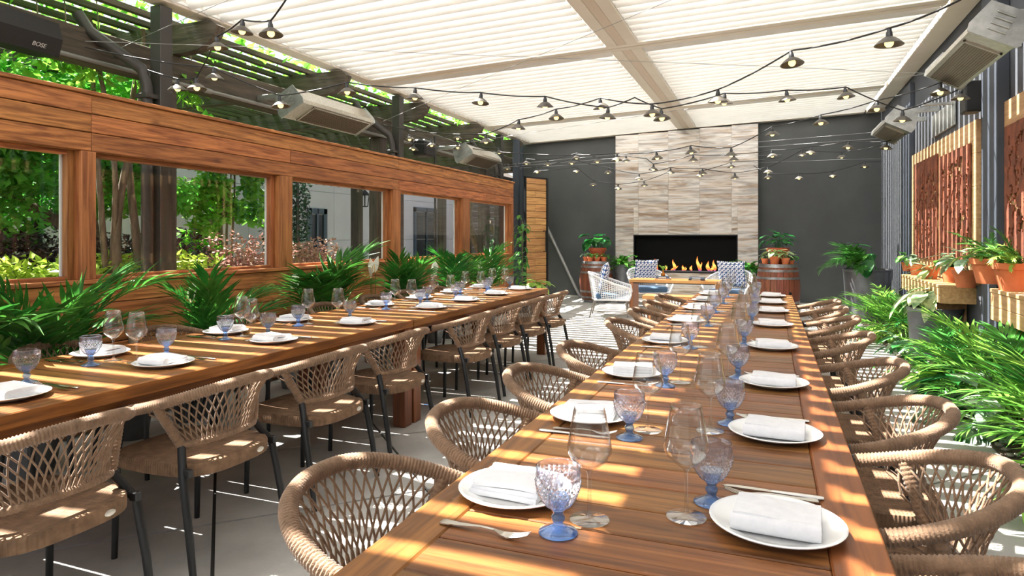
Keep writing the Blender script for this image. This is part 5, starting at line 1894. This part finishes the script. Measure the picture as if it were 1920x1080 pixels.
# trees behind the house
for i, (x, y, s_, lb) in enumerate([(-15, 4, 2.6, 'tall tree behind the house on the left'), (-16, 12, 3.0, 'tall tree behind the house in the middle'), (-15, 21, 2.8, 'tall tree behind the far end of the house')]):
    tree(lb, (x, y, -0.03), [([(0, 0, 0), (0.1, 0.1, 3), (0, 0, 5)], 0.2, 0.08)], [(rq.uniform(-1, 1) * s_ * 0.5, rq.uniform(-1, 1) * s_ * 0.6, 5 + rq.uniform(-1, 1.2), s_ * 0.5, s_ * 0.55, s_ * 0.4) for k in range(10)], 4500, 0.28, m_maple, 95 + i, 'garden_tree', 'trees behind the house')
# twisted dark trunk in the last window
p = on_x(893, -7.4)
tree('dark twisting trunk seen through the last window', (-7.4, p.y, -0.03), [([(0.12 * math.sin(z * 2.5), 0.25 * math.sin(z * 1.8 + 1), z) for z in [0.25 * i for i in range(13)]], 0.13, 0.08), ([(0.05, 0.2, 1.4), (0.1, 0.7, 1.75), (0.1, 1.2, 1.4), (0.1, 1.0, 1.0)], 0.1, 0.06)],
     [(0.2, 1.2, 1.1, 0.3, 0.5, 0.3)], 160, 0.14, m_conifer, 99, 'twisted_trunk')

# ------------------------------------------------------------------ white house across the garden
HX = -11.2
hs_ = thing('white_house', 'white rendered house wall with dark windows across the garden', 'house', (HX, 0, 0))
panels = [(-4 + 3.2 * i, -4 + 3.2 * (i + 1)) for i in range(10)]
for a, b in panels:
    for z0, z1 in ((-0.05, 1.25), (1.25, 2.55), (2.55, 3.9)):
        MB().bb(-0.3, 0, a + 0.006, b - 0.006, z0 + 0.006, z1 - 0.006, 0.006).build('render_panel', m_white_wall, hs_)
MB().bb(-0.32, -0.02, -4, 28, -0.05, 3.9).build('core_wall', m_white_wall, hs_)
rf = [(-0.6, 3.9), (0.45, 3.9), (0.5, 3.96), (-0.6, 4.6)]
MB().add([(x, -4.2, z) for x, z in rf] + [(x, 28.2, z) for x, z in rf], [(0, 1, 2, 3), (7, 6, 5, 4), (0, 4, 5, 1), (1, 5, 6, 2), (2, 6, 7, 3), (3, 7, 4, 0)]).build('roof_edge', m_timber_y, hs_)
for (pa, pb, pt, pbz) in ((-70, 0, 445, 0.0), (575, 611, 391, 0.2), (775, 820, 388, 0.2), (60, 75, 430, 0.2)):
    a, b = on_x(pa, HX).y, on_x(pb, HX).y
    zt = on_x((pa + pb) / 2, HX, pt).z
    zt = min(max(zt, 2.05), 2.35)
    w = MB()
    for (q0, q1, r0, r1) in ((a, a + 0.14, pbz, zt), (b - 0.14, b, pbz, zt), (a, b, zt - 0.14, zt), (a, b, pbz, pbz + 0.14), ((a + b) / 2 - 0.03, (a + b) / 2 + 0.03, pbz, zt)):
        w.bb(0.0, 0.05, q0, q1, r0, r1)
    wo_ = w.build('window_frame', m_window_frame, hs_)
    nz = 2
    for i in range(2):
        for j in range(nz):
            y0 = a + 0.14 + i * ((b - a) / 2 - 0.11)
            y1 = y0 + (b - a) / 2 - 0.17
            z0 = pbz + 0.14 + j * (zt - pbz - 0.28) / nz
            z1 = z0 + (zt - pbz - 0.28) / nz - 0.03
            MB().bb(0.0, 0.02, y0, y1, z0, z1).build('pane', m_window_dark, wo_)
for i, (px, py, lb) in enumerate([(489, 377, 'black wall lantern on the white house seen through the second window'), (684, 371, 'black wall lantern on the white house seen through the third window')]):
    p = on_x(px, HX + 0.2, py)
    t = thing('wall_lantern', lb, 'lantern', (HX + 0.001, p.y, p.z), 0, 'black wall lanterns')
    s_ = 1.0 if i == 0 else 1.25
    MB().bb(0, 0.03, -0.05 * s_, 0.05 * s_, 0.05, 0.25).build('wall_plate', m_black, t)
    MB().tube([(0.03, 0, 0.2), (0.12, 0, 0.25), (0.2, 0, 0.22), (0.2, 0, 0.16)], 0.014, 6).build('arm', m_black, t)
    MB().lathe([(0, 0.19 * s_), (0.03 * s_, 0.17 * s_), (0.13 * s_, 0.08 * s_), (0.13 * s_, 0.06 * s_), (0, 0.06 * s_)][::-1], 6, (0.2, 0, 0)).build('roof_cap', m_black, t)
    MB().lathe([(0.075 * s_, -0.2 * s_), (0.11 * s_, 0.06 * s_)], 6, (0.2, 0, 0)).build('glass', g_pane, t)
    cg = MB()
    for k in range(6):
        a = 2 * PI * k / 6
        cg.tube([(0.2 + 0.077 * s_ * math.cos(a), 0.077 * s_ * math.sin(a), -0.2 * s_), (0.2 + 0.112 * s_ * math.cos(a), 0.112 * s_ * math.sin(a), 0.06 * s_)], 0.008 * s_, 5)
    cg.lathe([(0, -0.22 * s_), (0.08 * s_, -0.21 * s_), (0.08 * s_, -0.19 * s_), (0, -0.19 * s_)], 6, (0.2, 0, 0))
    cg.build('cage', m_black, t)
# dark timber wall beyond the last window
ya, yb = on_x(884, -9.2).y, on_x(950, -9.2).y
dw = thing('timber_wall', 'dark plank wall seen through the last narrow window', 'wall', (-9.2, (ya + yb) / 2, 0))
for i in range(15):
    MB().bb(-0.03, 0.0, -(yb - ya) / 2, (yb - ya) / 2, i * 0.2 + 0.004, i * 0.2 + 0.196, 0.004).build('plank', m_timber_y, dw)
for s_ in (-1, 0, 1):
    MB().bb(-0.12, -0.03, s_ * (yb - ya) / 2.1 - 0.05, s_ * (yb - ya) / 2.1 + 0.05, -0.03, 3.0).build('post', m_timber_z, dw)

# ------------------------------------------------------------------ patio heaters
def heater(x, y0, y1, z, face, label, bracket_to, group='stainless patio heaters'):
    """long axis along Y; face = +1 tilts its grille towards +X, -1 towards -X"""
    L = y1 - y0
    t = thing('patio_heater', label, 'heater', (x, (y0 + y1) / 2, z), 0, group)
    a = math.radians(28) * -face
    Rt = Matrix.Rotation(a, 4, 'Y')
    sec = [(-0.15, -0.11), (0.15, -0.11), (0.165, -0.07), (0.12, 0.1), (-0.12, 0.1), (-0.165, -0.07)]
    def pr(poly, ya_, yb_):
        vs = [Rt @ V(px_, ya_, pz_) for px_, pz_ in poly] + [Rt @ V(px_, yb_, pz_) for px_, pz_ in poly]
        n = len(poly)
        return vs, [tuple(range(n)), tuple(range(n, 2 * n))[::-1]] + [((i + 1) % n, i, n + i, n + (i + 1) % n) for i in range(n)]
    MB().add(*pr(sec, -L / 2, L / 2)).build('housing', m_steel, t)
    MB().bb(-0.125, 0.125, -L / 2 + 0.22, L / 2 - 0.06, -0.114, -0.109, M=Rt).build('grille_bed', m_grille, t)
    fr_ = MB()
    for (q0, q1, r0, r1) in ((-0.135, -0.12, -L / 2 + 0.2, L / 2 - 0.04), (0.12, 0.135, -L / 2 + 0.2, L / 2 - 0.04), (-0.135, 0.135, -L / 2 + 0.2, -L / 2 + 0.22), (-0.135, 0.135, L / 2 - 0.06, L / 2 - 0.04)):
        fr_.bb(q0, q1, r0, r1, -0.122, -0.109, M=Rt)
    fr_.build('grille_frame', m_steel, t)
    sl = MB().bb(-0.003, 0.003, -L / 2 + 0.22, L / 2 - 0.06, -0.121, -0.114, M=Rt).mesh('grille_bar', m_grille)
    for i in range(13):
        o = put(sl, 'grille_bar', t)
        o.location = Rt @ V(-0.108 + i * 0.018, 0, 0)
    for e in (-1, 1):
        ep = [(-0.165, -0.115), (0.165, -0.115), (0.18, -0.06), (0.13, 0.13), (-0.13, 0.13), (-0.18, -0.06)]
        ya_ = sorted((e * L / 2, e * (L / 2 + 0.012)))
        MB().add(*pr(ep, ya_[0], ya_[1])).build('end_plate', m_galv, t)
        for i in range(4):
            zz_ = -0.06 + i * 0.042
            lv = MB().bb(-0.06, 0.06, min(e * (L / 2 + 0.012), e * (L / 2 + 0.022)), max(e * (L / 2 + 0.012), e * (L / 2 + 0.022)), zz_, zz_ + 0.014, 0.003, M=Rt)
            lv.build('louver', m_galv, t)
    bx0, bx1 = sorted((0.0, bracket_to - x))
    for yy in (-L * 0.32, L * 0.32):
        MB().bb(bx0, bx1, yy - 0.02, yy + 0.02, 0.1, 0.16, 0.003).build('bracket', m_galv, t)
    return t
heater(-4.82, 5.75, 7.1, 2.80, 1, 'stainless patio heater above the second window of the screen', -5.46)
heater(-4.82, 10.05, 11.3, 2.76, 1, 'stainless patio heater above the far end of the screen', -5.46)
heater(1.50, 5.55, 6.95, 2.83, -1, 'large stainless patio heater at the top right corner', 1.955)
heater(1.52, 9.35, 10.5, 2.80, -1, 'stainless patio heater on the right wall beyond the near column', 1.955)
bz = thing('reflector_board', 'pale metal bracket plate on the right wall beside the far heater', 'bracket', (1.95, 9.3, 2.75))
MB().bb(-0.02, 0, -0.55, 0.55, -0.14, 0.14, 0.003).build('plate', m_galv, bz)
MB().bb(-0.3, -0.02, -0.5, -0.45, 0.1, 0.13, 0.003).build('arm', m_galv, bz)

# ------------------------------------------------------------------ speakers
sp1p = on_x(35, -5.0, 38)
sp = thing('loudspeaker', 'black loudspeaker hanging at the top left corner', 'speaker', (-5.2, sp1p.y, 2.86), math.radians(4), 'black speakers')
prof = [(-0.12, -0.11), (0.11, -0.13), (0.15, 0.0), (0.11, 0.13), (-0.12, 0.11)]
Lh = 0.36
vs = [(x, -Lh, z) for x, z in prof] + [(x, Lh, z) for x, z in prof]
n = 5
MB().add(vs, [tuple(range(n)), tuple(range(n, 2 * n))[::-1]] + [((i + 1) % n, i, n + i, n + (i + 1) % n) for i in range(n)]).build('cabinet', m_speaker, sp)
MB().bb(-0.36, -0.11, -0.06, 0.06, -0.04, 0.04, 0.004).build('bracket', m_black, sp)
cu_ = bpy.data.curves.new('lettering', 'FONT')
cu_.body = 'BOSE'
cu_.size = 0.045
cu_.extrude = 0.001
cu_.shear = 0.25
tmp = bpy.data.objects.new('tmp', cu_)
C.objects.link(tmp)
me = bpy.data.meshes.new_from_object(tmp.evaluated_get(bpy.context.evaluated_depsgraph_get()))
bpy.data.objects.remove(tmp)
me.materials.clear()
me.materials.append(m_silver)
lt = put(me, 'lettering', sp)
# lower front face: normal direction between the points (0.11,-0.13) and (0.15,0)
fa = math.atan2(0.13, 0.04)
Mx = Matrix(((0, math.cos(fa), math.sin(fa), 0.128), (1, 0, 0, 0.13), (0, math.sin(fa), -math.cos(fa), -0.095), (0, 0, 0, 1)))
lt.matrix_local = Matrix.Translation((0.003, 0, 0)) @ Mx
sp2 = thing('loudspeaker', 'black loudspeaker on the garden beam between the two left heaters', 'speaker', (-5.25, on_x(795, -5.25).y, 2.78), 0.1, 'black speakers')
MB().bb(-0.12, 0.12, -0.2, 0.2, -0.13, 0.13, 0.03).build('cabinet', m_speaker, sp2)
MB().bb(-0.2, -0.12, -0.05, 0.05, -0.04, 0.04).build('bracket', m_black, sp2)
sp3 = thing('loudspeaker', 'small black speaker box on the right wall below the near heater', 'speaker', (1.86, 7.75, 2.72), 0, 'black speakers')
MB().bb(-0.08, 0.07, -0.11, 0.11, -0.15, 0.15, 0.015).build('cabinet', m_speaker, sp3)
MB().bb(0.07, 0.095, -0.04, 0.04, -0.04, 0.04).build('bracket', m_black, sp3)

# ------------------------------------------------------------------ festoon lights
RS = 0.079
shade_me = MB().lathe([(0.016, 0.036), (0.03, 0.03), (0.05, 0.016), (0.062, 0.004), (RS, -0.012), (RS + 0.001, -0.015), (RS - 0.002, -0.015), (0.06, 0.0), (0.048, 0.012), (0.028, 0.026), (0.014, 0.03)], 24).mesh('lamp_shade', m_shade, 50)
sock_me = MB().lathe([(0, 0.08), (0.012, 0.08), (0.013, 0.068), (0.017, 0.06), (0.019, 0.034), (0.014, 0.02), (0, 0.02)][::-1], 14).mesh('socket', m_socket, 50)
bulb_me = MB().lathe([(0, -0.028), (0.014, -0.025), (0.024, -0.012), (0.025, 0.0), (0.018, 0.014), (0.011, 0.024), (0, 0.026)], 14).mesh('bulb', m_bulb, 180)
cnt_l = [0]
def strand(name, y0, y1, pts, ends=(None, None)):
    """pts: (px, py, lamp?) in order; depth runs evenly from y0 to y1"""
    P = []
    x0, x1 = pts[0][0], pts[-1][0]
    lamps = []
    for (px, py, lm_) in pts:
        Y = y0 + (y1 - y0) * (px - x0) / (x1 - x0)
        p = on_y(px, Y, py)
        p.z = min(p.z, 3.3)
        if lm_:
            lamps.append(p)
            P.append(p + V(0, 0, 0.085))
        else:
            P.append(p)
    c = thing('light_cable', 'black festoon cable, ' + name, 'cable', (0, 0, 0), 0, 'festoon light cables')
    if ends[0]:
        P.insert(0, V(*ends[0]))
    if ends[1]:
        P.append(V(*ends[1]))
    path = []
    for a, b in zip(P, P[1:]):
        sag = 0.045 * (b - a).length
        for k in range(6):
            u = k / 6
            path.append(a.lerp(b, u) - V(0, 0, 4 * sag * u * (1 - u) * 0.5))
    path.append(P[-1])
    MB().tube(path, 0.0065, 5).build('cord', m_cable, c, 180)
    w_ = [P[0] + V(0, 0, 0.05)] + [V(P[0].x + (P[-1].x - P[0].x) * u, P[0].y + (P[-1].y - P[0].y) * u, max(P[0].z + (P[-1].z - P[0].z) * u, 0) + 0.06) for u in (0.25, 0.5, 0.75)] + [P[-1] + V(0, 0, 0.05)]
    MB().tube(w_, 0.0025, 4).build('support_wire', m_wire, c, 180)
    for i, p in enumerate(lamps):
        o = thing('festoon_lamp', 'dark shaded string lamp, %s from left, %s' % (ORD[i], name), 'lamp', tuple(p), R.uniform(0, 3), 'festoon lamps')
        o.rotation_euler = (R.uniform(-0.12, 0.12), R.uniform(-0.12, 0.12), R.uniform(0, 3))
        put(shade_me, 'lamp_shade', o)
        put(sock_me, 'socket', o)
        put(bulb_me, 'bulb', o)
L_ = lambda *a: [(a[i], a[i + 1], 1) for i in range(0, len(a), 2)]
strand('near left corner strand', 4.35, 3.35, L_(333, 166, 369, 164, 408, 88, 454, 58, 508, 62) + [(560, -40, 0)], ((-5.45, 4.2, 2.95), None))
strand('long strand across the middle', 4.5, 7.4, L_(402, 145, 526, 197, 651, 172, 778, 182, 901, 191, 1022, 198, 1139, 219) + [(1190, 183, 0)] + L_(1241, 221, 1358, 192, 1476, 186, 1586, 180, 1692, 224, 1801, 183), ((-5.4, 3.9, 2.95), (1.84, 7.6, 2.86)))
strand('strand rising to the top right', 7.0, 4.0, L_(911, 265, 972, 239, 1043, 220, 1127, 200, 1223, 213, 1346, 188, 1485, 117, 1667, 80) + [(1800, 0, 0)], ((-5.0, 7.9, 2.9), (1.7, 3.6, 3.2)))
strand('strand over the fireplace to the right column', 9.5, 6.9, L_(1157, 299, 1232, 296, 1296, 285, 1371, 290, 1448, 251, 1539, 230, 1644, 204, 1763, 173), ((-5.0, 10.3, 2.9), (1.8, 7.5, 2.92)))
strand('short strand under the near left heater', 8.6, 9.8, L_(768, 261, 809, 272, 858, 259), ((-5.0, 8.5, 2.95), (-5.0, 10.4, 2.9)))
strand('lower short strand by the far left heater', 9.0, 11.0, L_(775, 279, 858, 276, 936, 286), ((-5.05, 8.6, 2.8), (-5.0, 12.4, 2.75)))
strand('far strand from the left corner', 11.6, 10.2, L_(987, 306, 1027, 308, 1081, 296, 1120, 303, 1174, 301) + [(1212, 297, 0)] + L_(1225, 317, 1300, 300, 1376, 299, 1448, 292, 1520, 286, 1590, 276, 1661, 277), ((-5.0, 12.4, 2.75), (1.75, 10.3, 2.75)))
strand('second far strand from the left corner', 11.9, 12.4, L_(951, 315, 1007, 322, 1072, 306, 1140, 323, 1198, 335, 1257, 323, 1318, 325, 1378, 333, 1440, 322, 1504, 290, 1578, 294), ((-5.05, 12.4, 2.7), (1.8, 11.4, 2.8)))
strand('lowest far strand', 12.9, 13.6, L_(1081, 321, 1112, 346, 1159, 353, 1208, 347) + [(1254, 322, 0)] + L_(1312, 329, 1371, 312), ((-5.0, 13.1, 2.75), (0.2, 13.9, 2.9)))
strand('strand on the dark wall right of the fire', 13.6, 13.7, L_(1440, 333, 1498, 334, 1561, 330, 1621, 312), ((-0.3, 13.9, 2.75), (1.9, 13.7, 2.72)))
